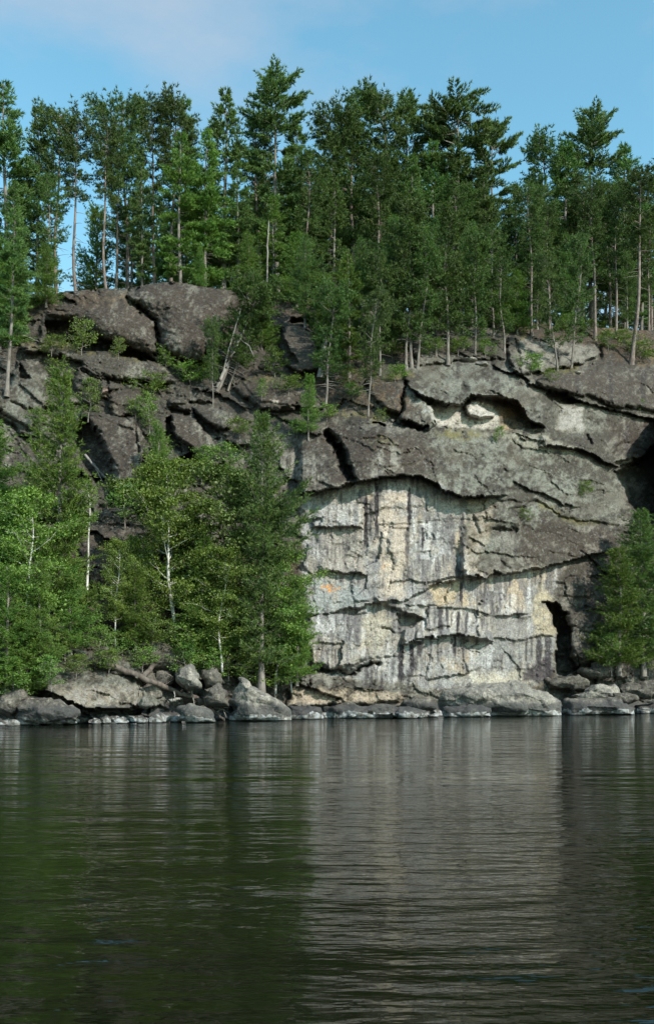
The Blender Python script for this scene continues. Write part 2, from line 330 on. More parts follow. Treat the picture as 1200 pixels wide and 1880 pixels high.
alb = mixc(alb, (0.10, 0.085, 0.07), greym * sst(.15, .45, n1 - n2 * .3) * .7)
brownm = np.maximum(region(DOMEP, 6, 4), region(HUMPP, 6, 4))
for pts in ([(156, 762), (250, 768), (268, 822), (248, 885), (215, 888), (184, 800)], [(312, 765), (355, 767), (385, 810), (360, 830), (330, 806)], [(425, 705), (485, 688), (548, 727), (540, 757), (460, 740)],
            [(1000, 690), (1260, 665), (1260, 760), (1180, 750), (1040, 720)], [(540, 830), (600, 780), (790, 800), (800, 860), (740, 870), (565, 900)], [(570, 1135), (655, 1130), (670, 1205), (600, 1230)],
            [(950, 950), (1130, 970), (1140, 1000), (980, 1040), (900, 1040)], [(200, 720), (260, 712), (262, 765), (205, 765)], [(1100, 770), (1260, 775), (1260, 850), (1150, 845)]):
    brownm = np.maximum(brownm, region(pts, 10, 10, 24, 3) * .9)
alb = mixc(alb, (0.072, 0.058, 0.050), brownm * sst(.5, -.1, n2 + n3 * .5 - .1))
alb = mixc(alb, (0.17, 0.155, 0.135), brownm * sst(.22, .62, n3 + n2 * .3) * .7)
for pts in ([(300, 615), (325, 618), (335, 650), (315, 656), (298, 640)], [(695, 830), (735, 810), (730, 850), (690, 875), (672, 874)], [(545, 840), (590, 835), (600, 890), (560, 895)], [(355, 775), (385, 800), (425, 850), (405, 850)], [(500, 850), (560, 830), (560, 890)]):
    alb = mixc(alb, (0.30, 0.29, 0.27), region(pts, 10, 10, 14, 5) * sst(-.3, .3, vst + n3 * .4) * .85)
# bright washed faces round the scar under the rim
for pts, c in (([(748, 712), (776, 720), (792, 745), (800, 770), (770, 752), (745, 740)], (.42, .43, .39)), ([(780, 745), (850, 748), (865, 735), (915, 760), (915, 786), (850, 786), (800, 782)], (.52, .48, .41)),
               ([(855, 730), (905, 735), (912, 768), (860, 765)], (.52, .48, .42)), ([(900, 725), (945, 733), (975, 772), (950, 780), (915, 765)], (.16, .10, .055)), ([(920, 775), (985, 786), (925, 790)], (.50, .38, .25)),
               ([(795, 785), (1000, 800), (1060, 825), (1040, 832), (900, 800), (800, 795)], (.30, .29, .25)), ([(1030, 740), (1070, 745), (1070, 790), (1020, 785)], (.36, .34, .30)),
               ([(950, 622), (1090, 635), (1090, 655), (1000, 675), (955, 680)], (.27, .26, .24)), ([(860, 1165), (905, 1150), (905, 1200), (860, 1195)], (.27, .27, .25))):
    alb = mixc(alb, c, region(pts, 5, 5, 14, 5) * sst(-.6, .1, n2 + n3 * .5) * .95)
# the washed wall: cream, tan and white with black drips
wm = region(WALLP, 9, 9, 30, 9)
base = mixc(np.zeros_like(alb) + np.array((.35, .32, .27)), (.29, .285, .265), sst(-.1, .4, n1 + .5 * n2))
base = mixc(base, (.44, .35, .24), sst(.0, .5, fbm(PX / 45, PY / 60, 3, s=111) + .3 * n2) * .8)
zone = sst(-.25, .35, fbm(PX / 55, PY / 45, 3, s=181)); base = mixc(base, (.58, .58, .57), sst(.04, .34, vst + .3 * n3) * .70 * (.35 + .65 * zone))
base = mixc(base, (.17, .165, .165), sst(.0, .38, fbm(PXs / 9, PY / 60, 4, .65, s=131) + .25 * n2) * .8)
base = mixc(base, (.09, .08, .085), sst(.18, .36, vst2 * .6 + .5 * fbm(PX / 26, PY / 34, 3, s=141) + .15 * n3) * .85)
base = base * np.array((.93, .93, .93))
base = mixc(base, (.60, .60, .585), sst(.12, .5, fbm(PXs / 13, PY / 120, 3, .5, s=191)) * .4)
base = mixc(base, (.12, .112, .112), sst(.22, .5, fbm(PXs / 11, PY / 100, 3, .55, s=199)) * .75)
alb = mixc(alb, (0, 0, 0), wm * 0) * (1 - wm[..., None]) + base * wm[..., None]
lower = region([(555, 1232), (660, 1215), (735, 1180), (905, 1180), (1018, 1165), (1010, 1262), (735, 1270), (560, 1255)], 8, 6, 20, 2)
alb = mixc(alb, (.25, .25, .235), lower * sst(-.25, .3, n2 + n3 * .4) * .75)
for pts, c, k in (([(690, 905), (745, 900), (745, 1090), (705, 1100), (690, 1000)], (.50, .42, .33), .75), ([(785, 1075), (838, 1070), (880, 1110), (800, 1108)], (.46, .37, .24), .85), ([(578, 930), (668, 925), (668, 968), (580, 968)], (.50, .50, .48), .5),
                  ([(590, 980), (665, 975), (665, 1050), (600, 1060), (585, 1040)], (.33, .30, .26), .6), ([(560, 1060), (640, 1068), (690, 1100), (600, 1125), (558, 1120)], (.27, .29, .28), .9), ([(860, 925), (905, 915), (905, 960), (870, 1050), (852, 1050)], (.44, .38, .30), .7),
                  ([(995, 1060), (1015, 1110), (1018, 1165), (975, 1165), (975, 1110)], (.42, .36, .24), .8), ([(660, 1135), (705, 1120), (725, 1150), (700, 1195), (665, 1190)], (.40, .36, .27), .7), ([(900, 1125), (970, 1125), (975, 1172), (905, 1176)], (.20, .19, .175), .8),
                  ([(860, 1235), (960, 1232), (980, 1256), (860, 1262)], (.46, .41, .30), .6), ([(530, 1262), (735, 1272), (735, 1298), (530, 1300)], (.50, .41, .31), .85), ([(60, 1262), (262, 1256), (256, 1302), (150, 1296)], (.38, .34, .29), .65),
                  ([(800, 920), (850, 920), (855, 950), (805, 955)], (.33, .32, .30), .7), ([(660, 1010), (698, 1010), (700, 1098), (665, 1095)], (.21, .205, .20), .75), ([(905, 975), (960, 975), (960, 1045), (905, 1042)], (.24, .235, .22), .7)):
    alb = mixc(alb, c, region(pts, 6, 6, 16, 4) * sst(-.7, .1, n2 + vst * .6) * k)
alb = mixc(alb, (.55, .25, .07), region([(590, 1068), (622, 1078), (618, 1086), (588, 1080)], 4, 6, 8, 4) * sst(-.3, .2, n3))
alb = mixc(alb, (.50, .30, .16), region([(696, 1032), (710, 1035), (704, 1046)], 4, 5, 8, 4) * sst(-.3, .2, n3) * .7)
# black seepage lines: x, top, bottom, width
for x, y0, y1, w, k in ((691, 876, 985, 4.2, 1), (671, 918, 1005, 3.6, .9), (680, 925, 975, 1.6, .8), (750, 896, 968, 3.6, 1), (775, 968, 1008, 2.8, 1), (747, 972, 1050, 4, .65), (750, 1040, 1085, 2, .5), (846, 1070, 1114, 3, 1), (858, 1062, 1100, 1.5, .5),
                        (736, 1184, 1252, 6, 1), (755, 1182, 1238, 4.5, 1), (770, 1178, 1205, 6, .95), (748, 1230, 1268, 3.5, .8), (722, 1195, 1240, 2, .7), (763, 1205, 1235, 3, .7), (700, 1230, 1268, 2, .6), (682, 1225, 1265, 3, .6), (672, 1222, 1262, 4, .6),
                        (808, 1118, 1166, 5, .85), (820, 1118, 1164, 3, .8), (797, 1116, 1150, 2, .6), (840, 1124, 1166, 3.2, 1), (856, 1124, 1160, 2.4, .9), (834, 1168, 1206, 2.8, 1), (829, 1172, 1195, 1.6, .8), (803, 1172, 1212, 2, .7), (790, 1180, 1210, 2, .7),
                        (988, 1166, 1235, 5, .9), (966, 1170, 1225, 2.2, .7), (975, 1168, 1212, 2, .7), (1005, 1168, 1245, 6, .85), (952, 1178, 1220, 1.4, .5), (602, 925, 968, 2, .6), (617, 925, 966, 1.4, .5), (642, 930, 968, 1.4, .5), (886, 1090, 1125, 2, .4), (930, 1060, 1100, 2, .4),
                        (1180, 680, 760, 6, .5), (1120, 685, 745, 5, .5), (1150, 780, 840, 4, .5), (1060, 690, 735, 4, .4), (840, 660, 700, 4, .4), (975, 1060, 1100, 2.2, .35), (850, 1180, 1230, 1.5, .35), (945, 975, 1040, 3, .4), (920, 985, 1040, 2, .4)):
    xx = PX - x - 1.8 * fbm(PY / 18, PY / 40 + x, 3, s=x) 
    ww = w * (0.95 + .55 * fbm(PY / 9 + x, PY * 0 + x / 7, 3, s=1.0))
    m = sst(1.15, .75, np.abs(xx) / ww) * sst(y0 - 4, y0 + 2, PY) * sst(y1 + 10 + 12 * n3, y1 - 10, PY + 8 * n3)
    alb = mixc(alb, (.035, .030, .034), m * k)
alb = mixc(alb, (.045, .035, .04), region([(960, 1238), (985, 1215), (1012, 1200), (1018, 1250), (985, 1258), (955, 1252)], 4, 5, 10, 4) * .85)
# moss and needle litter on ledges and on the floor
litter = np.where(ext, 1.0, 0.0)
litter = np.maximum(litter, region([(560, 660), (680, 640), (700, 690), (780, 750), (690, 765), (600, 745), (540, 700)], 8, 8, 20, 1) * .9)
litter = np.maximum(litter, region([(920, 596), (1000, 590), (1300, 600), (1300, 668), (1100, 670), (1100, 635), (940, 620)], 6, 6, 20, 1))
litter = np.maximum(litter, region([(430, 540), (700, 560), (700, 640), (600, 600), (500, 590)], 8, 8, 20, 1) * .5)
litter = np.maximum(litter, region([(60, 1000), (540, 1000), (560, 1200), (300, 1200), (60, 1190)], 20, 20, 40, 1) * .8)
litter = np.maximum(litter, region([(30, 545), (230, 535), (240, 552), (90, 575), (30, 600)], 8, 12, 20, 1) * .7)
alb = mixc(alb, (.082, .056, .040), litter * sst(-.6, .2, n2 + n3))
alb = mixc(alb, (.20, .15, .09), litter * sst(.2, .6, n3 + n1) * .6)
moss = np.zeros_like(PX)
for pts in ([(30, 634), (90, 630), (200, 648), (290, 668), (200, 656), (90, 640)], [(440, 700), (485, 686), (530, 705), (485, 694)], [(800, 787), (900, 792), (860, 805), (800, 800)], [(985, 925), (1060, 953), (1130, 962), (1060, 962), (990, 934)],
            [(950, 615), (980, 618), (975, 626), (945, 624)], [(1000, 680), (1060, 672), (1060, 680), (1005, 688)], [(235, 543), (290, 585), (286, 592), (240, 556)], [(600, 750), (700, 768), (690, 776), (600, 758)], [(240, 1165), (300, 1165), (310, 1200), (240, 1190)],
            [(670, 802), (700, 800), (730, 815), (680, 812)], [(700, 690), (760, 680), (760, 690), (690, 705)]):
    moss = np.maximum(moss, region(pts, 5, 5, 10, 6))
alb = mixc(alb, (.15, .135, .055), moss * sst(-.4, .2, n3 + n2) * .85)
alb = mixc(alb, (.42, .30, .26), region([(182, 718), (202, 716), (200, 728), (180, 734)], 3, 4, 8, 1) * .9)
alb = mixc(alb, (.55, .47, .38), region([(494, 731), (508, 732), (508, 738), (500, 738)], 2, 3, 8, 1) * .9)
_lum = alb.mean(-1, keepdims=True); alb = alb * np.where(((wm > .5) | (alb.mean(-1) > .27))[..., None], np.array((.98, .955, .97)), np.array((1.06, 1.0, .91)))
alb *= np.where(wm[..., None] > .5, .86, .68)
alb *= (1 + 0.26 * n3 + 0.16 * n2)[..., None]
_cell = worley(WX / 30, WY / 22, 150); alb *= (1 + .22 * (_cell[2] - .5))[..., None]
alb = np.clip(alb, 0.015, 0.75)

def sample(field, px, py):
    c = np.clip(np.searchsorted(colsx, px), 0, C_ - 1); r = int(np.clip((1352 - py) / STEP, 0, R_ - 1)); return float(field[r, c])
def at(px, py, D):                      # a photo position at a distance, in metres
    return Vector(((px - CX) / F * D, D, CAMZ + (HY - py) / F * D))
def on_rock(px, py, out=0.0):
    return at(px, py, sample(D, px, py) - out)
def on_floor(px, back_m):               # a spot on the forest floor behind the rim
    c = int(np.clip(np.searchsorted(colsx, px), 0, C_ - 1))
    b = back_m / 0.24
    r = int(np.clip((1352 - (sky_y[R_ - 1, c] - b)) / STEP, 0, R_ - 1))
    return Vector((X[r, c], Y[r, c], Z[r, c]))

# ---------------------------------------------------------------- materials
def new_mat(name):
    m = bpy.data.materials.new(name); m.use_nodes = True; t = m.node_tree; t.nodes.clear(); return m, t
def noise(t, vec, scale, detail=4, rough=.55, vscale=None):
    n = t.nodes.new('ShaderNodeTexNoise'); n.inputs['Scale'].default_value = scale; n.inputs['Detail'].default_value = detail; n.inputs['Roughness'].default_value = rough
    if vscale:
        m = t.nodes.new('ShaderNodeMapping'); m.inputs['Scale'].default_value = vscale; t.links.new(vec, m.inputs[0]); vec = m.outputs[0]
    t.links.new(vec, n.inputs[0]); return n.outputs[0]
def mrange(t, v, a, b, c=0.0, d=1.0):
    n = t.nodes.new('ShaderNodeMapRange'); t.links.new(v, n.inputs[0])
    for i, q in enumerate((a, b, c, d)): n.inputs[i + 1].default_value = q
    return n.outputs[0]
def math_(t, op, a, b):
    n = t.nodes.new('ShaderNodeMath'); n.operation = op
    for i, v in enumerate((a, b)):
        if isinstance(v, (int, float)): n.inputs[i].default_value = v
        else: t.links.new(v, n.inputs[i])
    return n.outputs[0]
def mix(t, f, a, b, mode='MIX'):
    n = t.nodes.new('ShaderNodeMix'); n.data_type = 'RGBA'; n.blend_type = mode
    for i, v in ((0, f), (6, a), (7, b)):
        if isinstance(v, (int, float)): n.inputs[i].default_value = v
        elif isinstance(v, tuple): n.inputs[i].default_value = v + (1,)
        else: t.links.new(v, n.inputs[i])
    return n.outputs[2]
def rock_mat(name, col=None):
    m, t = new_mat(name)
    g = t.nodes.new('ShaderNodeNewGeometry'); pos = g.outputs['Position']
    if col is None:
        a = t.nodes.new('ShaderNodeVertexColor'); a.layer_name = 'Col'; c = a.outputs[0]
    else:
        c = mix(t, mrange(t, noise(t, pos, 1.1, 6, .6), .38, .62), col[0], col[1])
        c = mix(t, mrange(t, noise(t, pos, 2.2, 5, .6, (1, 1, .35)), .52, .68), c, col[2])
    fine = noise(t, pos, 9, 6, .72); c = mix(t, 1.0, c, mix(t, mrange(t, fine, .33, .67), (.52, .51, .50), (1.50, 1.50, 1.48)), 'MULTIPLY')
    patch = mrange(t, noise(t, pos, .55, 3, .6), .35, .62, .25, 1)
    sp = noise(t, pos, 4.2, 5, .75); c = mix(t, math_(t, 'MULTIPLY', patch, mrange(t, sp, .55, .62, 0, .60)), c, mix(t, .5, c, (.36, .36, .34)))
    sd_ = noise(t, pos, 3.4, 5, .75); c = mix(t, math_(t, 'MULTIPLY', patch, mrange(t, sd_, .46, .40, 0, .62)), c, mix(t, 1.0, c, (.36, .34, .33), 'MULTIPLY'))
    sep = t.nodes.new('ShaderNodeSeparateXYZ'); t.links.new(pos, sep.inputs[0])
    wob = math_(t, 'ADD', sep.outputs[2], mrange(t, noise(t, pos, .9, 4, .6), .3, .7, -.26, .26))
    wet = math_(t, 'MULTIPLY', mrange(t, wob, 1.05, .80), mrange(t, wob, .30, .36))          # dark lichen band above the tide mark
    c = mix(t, math_(t, 'MULTIPLY', wet, .75), c, (.055, .054, .056))
    pale = mrange(t, wob, .36, .28); c = mix(t, math_(t, 'MULTIPLY', pale, mrange(t, noise(t, pos, 3.2, 4, .6), .42, .58, .05, .8)), c, (.40, .41, .42))
    c = mix(t, mrange(t, sep.outputs[2], .10, .03), c, (.03, .03, .028))
    b = t.nodes.new('ShaderNodeBump'); b.inputs['Strength'].default_value = .9; b.inputs['Distance'].default_value = .12
    hsum = math_(t, 'ADD', noise(t, pos, 5, 8, .65), math_(t, 'MULTIPLY', noise(t, pos, 1.6, 4, .6, (1, 1, 1.8)), 1.2)); t.links.new(hsum, b.inputs['Height'])
    p = t.nodes.new('ShaderNodeBsdfPrincipled'); p.inputs['Roughness'].default_value = .85; p.inputs['Specular IOR Level'].default_value = .25
    t.links.new(c, p.inputs['Base Color']); t.links.new(b.outputs[0], p.inputs['Normal'])
    o = t.nodes.new('ShaderNodeOutputMaterial'); t.links.new(p.outputs[0], o.inputs[0]); return m
M = {}
M['cliff'] = rock_mat('cliff_stone')
M['grey'] = rock_mat('grey_stone', ((.14, .125, .108), (.070, .062, .054), (.22, .195, .16)))
M['pale'] = rock_mat('pale_stone', ((.25, .232, .20), (.13, .12, .108), (.34, .305, .26)))
M['brown'] = rock_mat('brown_stone', ((.075, .064, .052), (.12, .108, .09), (.05, .042, .035)))

# water: dark tannin-brown lake with small wind ripples
m, t = new_mat('lake_water'); M['water'] = m
g = t.nodes.new('ShaderNodeNewGeometry'); pos = g.outputs['Position']
ruf = mrange(t, noise(t, pos, .07, 3, .6, (.6, 1.6, 1)), .42, .60, .35, 1.9); h1 = noise(t, pos, 1.0, 3, .5, (.35, .95, 1)); h2 = noise(t, pos, 1.0, 3, .55, (1.6, 4.2, 1)); h3 = noise(t, pos, 1.0, 2, .5, (7, 15, 1))
hs = math_(t, 'ADD', math_(t, 'MULTIPLY', h1, .50), math_(t, 'ADD', math_(t, 'MULTIPLY', math_(t, 'MULTIPLY', h2, ruf), .13), math_(t, 'MULTIPLY', math_(t, 'MULTIPLY', h3, ruf), .012)))
b = t.nodes.new('ShaderNodeBump'); b.inputs['Strength'].default_value = 1.0; b.inputs['Distance'].default_value = .17; t.links.new(hs, b.inputs['Height'])
p = t.nodes.new('ShaderNodeBsdfPrincipled'); p.inputs['Base Color'].default_value = (.006, .0075, .003, 1); p.inputs['Roughness'].default_value = .04; p.inputs['IOR'].default_value = 1.33
t.links.new(b.outputs[0], p.inputs['Normal']); o = t.nodes.new('ShaderNodeOutputMaterial'); t.links.new(p.outputs[0], o.inputs[0])

# ---------------------------------------------------------------- helpers for objects
def tag(o, label=None, cat=None, group=None, kind=None):
    for k, v in (('label', label), ('category', cat), ('group', group), ('kind', kind)):
        if v: o[k] = v
    return o
def np_mesh(name, verts, faces, material, smooth=True, normals=None):
    """verts Nx3, faces MxK (all the same K)"""
    me = bpy.data.meshes.new(name); verts = np.asarray(verts, np.float32); faces = np.asarray(faces, np.int32)
    n, k = faces.shape
    me.vertices.add(len(verts)); me.vertices.foreach_set('co', verts.ravel())
    me.loops.add(n * k); me.loops.foreach_set('vertex_index', faces.ravel())
    me.polygons.add(n); me.polygons.foreach_set('loop_start', np.arange(0, n * k, k, dtype=np.int32)); me.polygons.foreach_set('loop_total', np.full(n, k, np.int32))
    me.polygons.foreach_set('use_smooth', np.full(n, smooth)); me.update(calc_edges=True)
    if material: me.materials.append(material)
    return me
def link(name, me, parent=None):
    o = bpy.data.objects.new(name, me); COL.objects.link(o)
    if parent: o.parent = parent
    return o
def empty(name, loc, rot=(0, 0, 0), scale=1.0):
    o = bpy.data.objects.new(name, None); COL.objects.link(o); o.location = loc; o.rotation_euler = rot
    o.scale = (scale, scale, scale) if isinstance(scale, (int, float)) else scale
    o.empty_display_size = .3; return o

# ---------------------------------------------------------------- build the cliff, split into its named faces
V_ = np.stack([X, Y, Z], -1).reshape(-1, 3)
du = np.gradient(np.stack([X, Y, Z], -1), axis=1); dv = np.gradient(np.stack([X, Y, Z], -1), axis=0)
NR = np.cross(du, dv); NR /= np.linalg.norm(NR, axis=-1, keepdims=True) + 1e-9
if (NR[..., 1].mean() > 0): NR = -NR
NR = NR.reshape(-1, 3); AL = alb.reshape(-1, 3)
idx = np.arange(R_ * C_).reshape(R_, C_)
Q = np.stack([idx[:-1, :-1], idx[:-1, 1:], idx[1:, 1:], idx[1:, :-1]], -1).reshape(-1, 4)
fx = WX[:-1, :-1].ravel() + 1; fy = WY[:-1, :-1].ravel() - 1; fe = ext[:-1, :-1].ravel()
SLABS = [
 ('boulder_dome', 'smooth dark brown dome of rock on the skyline', DOMEP), ('rock_hump', 'rounded brown hump left of the dome', HUMPP),
 ('rock_slab', 'long mossy slab below the hump', [(33, 630), (88, 630), (140, 643), (200, 648), (262, 658), (295, 672), (330, 700), (235, 699), (212, 697), (175, 684), (140, 665), (82, 649), (33, 644)]),
 ('rock_block', 'light grey lichened block at the left edge', [(18, 705), (33, 656), (75, 658), (95, 690), (88, 735), (60, 790), (15, 762), (-40, 745), (-40, 715)]),
 ('rock_block', 'tall brown block with a shaded left side', [(150, 760), (168, 756), (250, 767), (262, 800), (270, 822), (262, 862), (248, 887), (212, 892), (184, 810)]),
 ('rock_block', 'small rounded brown block above the tall block', [(205, 722), (240, 708), (260, 712), (264, 762), (210, 766), (195, 742)]),
 ('rock_block', 'sloping block with a pale washed right edge', [(312, 765), (355, 767), (372, 787), (400, 820), (424, 846), (392, 864), (352, 824), (312, 792)]),
 ('rock_block', 'slanting block overhanging a dark gap', [(350, 747), (370, 742), (415, 750), (437, 762), (407, 792), (362, 764)]),
 ('rock_mound', 'low rounded mound with a mossy top', [(423, 709), (450, 692), (485, 687), (512, 694), (549, 727), (540, 758), (475, 751), (442, 730)]),
 ('rock_block', 'brown block beside the pale broken trunk', [(523, 600), (550, 596), (575, 605), (583, 676), (550, 686), (524, 672), (510, 640)]),
 ('washed_wall', 'pale cream wall streaked white and black', WALLP),
 ('roof_block', 'dark lichened overhanging roof above the pale wall', [(540, 830), (545, 778), (600, 755), (700, 774), (790, 792), (800, 886), (740, 871), (680, 878), (620, 893), (545, 908)]),
 ('grey_face', 'broad grey-green face right of the roof', [(790, 792), (1000, 803), (990, 818), (960, 900), (925, 910), (850, 914), (812, 900), (800, 886)]),
 ('rim_block', 'grey rim block above the broken scar', [(680, 692), (770, 666), (870, 660), (950, 690), (1003, 716), (1003, 786), (970, 768), (945, 731), (862, 722), (850, 743), (820, 744), (736, 702)]),
 ('fresh_scar', 'fresh cream scar where rock has fallen away', [(736, 702), (820, 744), (850, 743), (862, 722), (945, 731), (970, 768), (1003, 788), (800, 788), (732, 764)]),
 ('rock_slab', 'dark slab along the upper right rim', [(984, 702), (1010, 680), (1200, 664), (1620, 640), (1620, 790), (1190, 753), (1040, 721), (1003, 716)]),
 ('rock_block', 'grey block under the pines at upper right', [(925, 622), (945, 615), (1090, 630), (1100, 652), (1066, 668), (950, 690), (932, 662)]),
 ('rock_slab', 'dark banded slab above the long crack', [(1003, 716), (1060, 735), (1120, 752), (1210, 770), (1210, 835), (1132, 857), (1072, 829), (990, 818), (1003, 786)]),
 ('rock_face', 'sloping speckled face below the long crack', [(990, 818), (1072, 829), (1132, 857), (1170, 870), (1150, 930), (1060, 953), (985, 925), (960, 900)]),
 ('overhang_block', 'brown bulge overhanging at the right', [(985, 925), (1060, 953), (1150, 965), (1146, 1005), (1040, 1031), (945, 1048), (843, 1057), (860, 930), (925, 910), (960, 900)]),
 ('rock_block', 'dark grey lobe right of the narrow niche', [(1042, 1122), (1090, 1106), (1150, 1106), (1150, 1215), (1062, 1224), (1047, 1195)]),
 ('dark_niche', 'narrow shaded niche at the right foot', [(998, 1107), (1020, 1108), (1040, 1124), (1047, 1205), (1064, 1226), (1040, 1242), (1020, 1236), (1012, 1130)]),
 ('rock_bulge', 'brown lichened bulge low on the wall', [(568, 1135), (600, 1124), (650, 1130), (674, 1205), (625, 1233), (575, 1218), (552, 1170)]),
 ('rock_foot', 'pale foot of the wall above the waterline', [(525, 1262), (560, 1240), (655, 1256), (735, 1266), (735, 1296), (525, 1300)]),
 ('shore_block', 'big overhanging pale block on the left shore', [(70, 1262), (90, 1205), (165, 1200), (262, 1240), (258, 1286), (240, 1304), (150, 1296), (105, 1278)]),
]
rid = np.zeros(len(fx), int)
for k, (nm, lb, pts) in enumerate(SLABS, 1):
    rid[sdf(fx, fy, pts) > 0] = k
FLOOR_ID = len(SLABS) + 1
rid[fe] = FLOOR_ID
def rock_part(name, sel, parent):
    q = Q[sel]; u, inv = np.unique(q, return_inverse=True)
    me = np_mesh(name, V_[u], inv.reshape(-1, 4), M['cliff'])
    ca_ = me.color_attributes.new('Col', 'FLOAT_COLOR', 'POINT')
    ca_.data.foreach_set('color', np.concatenate([AL[u], np.ones((len(u), 1))], 1).astype(np.float32).ravel())
    me.normals_split_custom_set_from_vertices(NR[u].astype(np.float32))
    return link(name, me, parent)
# orientation check: a face must look towards the boat
cliff = rock_part('cliff', rid == 0, None); tag(cliff, kind='structure', label='dark lichened granite cliff rising from the lake')
for k, (nm, lb, pts) in enumerate(SLABS, 1):
    tag(rock_part(nm, rid == k, cliff), label=lb)
ff = rock_part('forest_floor', rid == FLOOR_ID, None); tag(ff, kind='structure', label='needle-covered ground under the pines')

water = link('lake_water', np_mesh('lake_water', [(-400, -60, 0), (400, -60, 0), (400, 300, 0), (-400, 300, 0)], [(0, 1, 2, 3)], M['water'])); tag(water, kind='structure', label='dark rippled lake water')
#TREES#
# ---------------------------------------------------------------- vegetation materials
def leaf_mat(name, a, b_, tr):
    m, t = new_mat(name); g = t.nodes.new('ShaderNodeNewGeometry'); oi = t.nodes.new('ShaderNodeObjectInfo')
    c = mix(t, mrange(t, noise(t, g.outputs['Position'], 1.3, 3, .6), .35, .65), a, b_)
    hs_ = t.nodes.new('ShaderNodeHueSaturation'); t.links.new(c, hs_.inputs['Color'])
    t.links.new(mrange(t, oi.outputs['Random'], 0, 1, .482, .515), hs_.inputs['Hue']); t.links.new(mrange(t, oi.outputs['Random'], 0, 1, .8, 1.2), hs_.inputs['Value'])
    isl = mrange(t, g.outputs['Random Per Island'], 0, 1, .7, 1.35)
    c = mix(t, 1.0, hs_.outputs[0], isl, 'MULTIPLY')
    d = t.nodes.new('ShaderNodeBsdfPrincipled'); d.inputs['Roughness'].default_value = .55; d.inputs['Specular IOR Level'].default_value = .3; t.links.new(c, d.inputs['Base Color'])
    tl = t.nodes.new('ShaderNodeBsdfTranslucent'); t.links.new(mix(t, 1.0, c, tr, 'MULTIPLY'), tl.inputs[0])
    ms = t.nodes.new('ShaderNodeMixShader'); ms.inputs[0].default_value = .22; t.links.new(d.outputs[0], ms.inputs[1]); t.links.new(tl.outputs[0], ms.inputs[2])
    o = t.nodes.new('ShaderNodeOutputMaterial'); t.links.new(ms.outputs[0], o.inputs[0]); return m
M['white_pine'] = leaf_mat('white_pine_needles', (.082, .150, .050), (.130, .198, .047), (1.2, 1.5, .7))
M['red_pine'] = leaf_mat('red_pine_needles', (.060, .104, .030), (.092, .140, .032), (1.2, 1.5, .7))
M['young'] = leaf_mat('young_pine_needles', (.090, .160, .034), (.145, .215, .038), (1.2, 1.5, .6))
M['leaf'] = leaf_mat('broad_leaves', (.100, .170, .032), (.155, .220, .040), (1.3, 1.6, .5))
M['olive'] = leaf_mat('olive_leaves', (.085, .130, .035), (.120, .150, .040), (1.3, 1.5, .5))
def bark_mat(name, a, b_, sc=6):
    m, t = new_mat(name); tc_ = t.nodes.new('ShaderNodeTexCoord'); v = tc_.outputs['Object']
    f = noise(t, v, sc, 5, .65, (1, 1, .3)); c = mix(t, mrange(t, f, .4, .6), a, b_)
    b = t.nodes.new('ShaderNodeBump'); b.inputs['Strength'].default_value = .6; b.inputs['Distance'].default_value = .03; t.links.new(f, b.inputs['Height'])
    p = t.nodes.new('ShaderNodeBsdfPrincipled'); p.inputs['Roughness'].default_value = .9; t.links.new(c, p.inputs['Base Color']); t.links.new(b.outputs[0], p.inputs['Normal'])
    o = t.nodes.new('ShaderNodeOutputMaterial'); t.links.new(p.outputs[0], o.inputs[0]); return m
M['bark'] = bark_mat('grey_bark', (.12, .10, .085), (.23, .20, .175))
M['redbark'] = bark_mat('reddish_bark', (.12, .085, .07), (.24, .19, .165))
M['birch'] = bark_mat('white_bark', (.62, .60, .55), (.32, .30, .27), 3)
M['dead'] = bark_mat('bleached_wood', (.30, .275, .245), (.17, .15, .135))
M['darkwood'] = bark_mat('dark_driftwood', (.075, .058, .05), (.15, .12, .10))

# ---------------------------------------------------------------- plant geometry
class MB:
    def __init__(s): s.v = []; s.f = []; s.n = 0
    def tube(s, pts, rad, k=6):
        pts = np.asarray(pts, float); n = len(pts); rad = np.broadcast_to(np.asarray(rad, float), (n,))
        tg = np.gradient(pts, axis=0); tg /= np.linalg.norm(tg, axis=1, keepdims=True) + 1e-9
        ref = np.where(np.abs(tg[:, 2:3]) > .9, np.array([[1., 0, 0]]), np.array([[0, 0, 1.]]))
        a = np.cross(tg, ref); a /= np.linalg.norm(a, axis=1, keepdims=True) + 1e-9; b = np.cross(tg, a)
        an = np.arange(k) * 2 * math.pi / k
        ring = pts[:, None] + rad[:, None, None] * (np.cos(an)[None, :, None] * a[:, None] + np.sin(an)[None, :, None] * b[:, None])
        s.v.append(ring.reshape(-1, 3)); i = np.arange(n - 1)[:, None] * k; j = np.arange(k)[None]
        q = np.stack([i + j, i + (j + 1) % k, i + k + (j + 1) % k, i + k + j], -1).reshape(-1, 4) + s.n
        s.f.append(q); s.n += n * k
    def mesh(s, name, mat): return np_mesh(name, np.concatenate(s.v), np.concatenate(s.f), mat)
def needles(rng, cen, dirs, ntri, ln, wd, spread):
    n = len(cen); c = np.repeat(cen, ntri, 0); d = np.repeat(dirs, ntri, 0) + rng.normal(0, spread, (n * ntri, 3))
    d /= np.linalg.norm(d, axis=1, keepdims=True) + 1e-9
    r = rng.normal(0, 1, d.shape); w = np.cross(d, r); w /= np.linalg.norm(w, axis=1, keepdims=True) + 1e-9
    l = ln * rng.uniform(.65, 1.2, (len(d), 1)); wv = w * wd * .5
    v = np.stack([c - wv - d * l * .15, c + wv - d * l * .15, c + d * l], 1).reshape(-1, 3)
    return v, np.arange(len(v)).reshape(-1, 3)
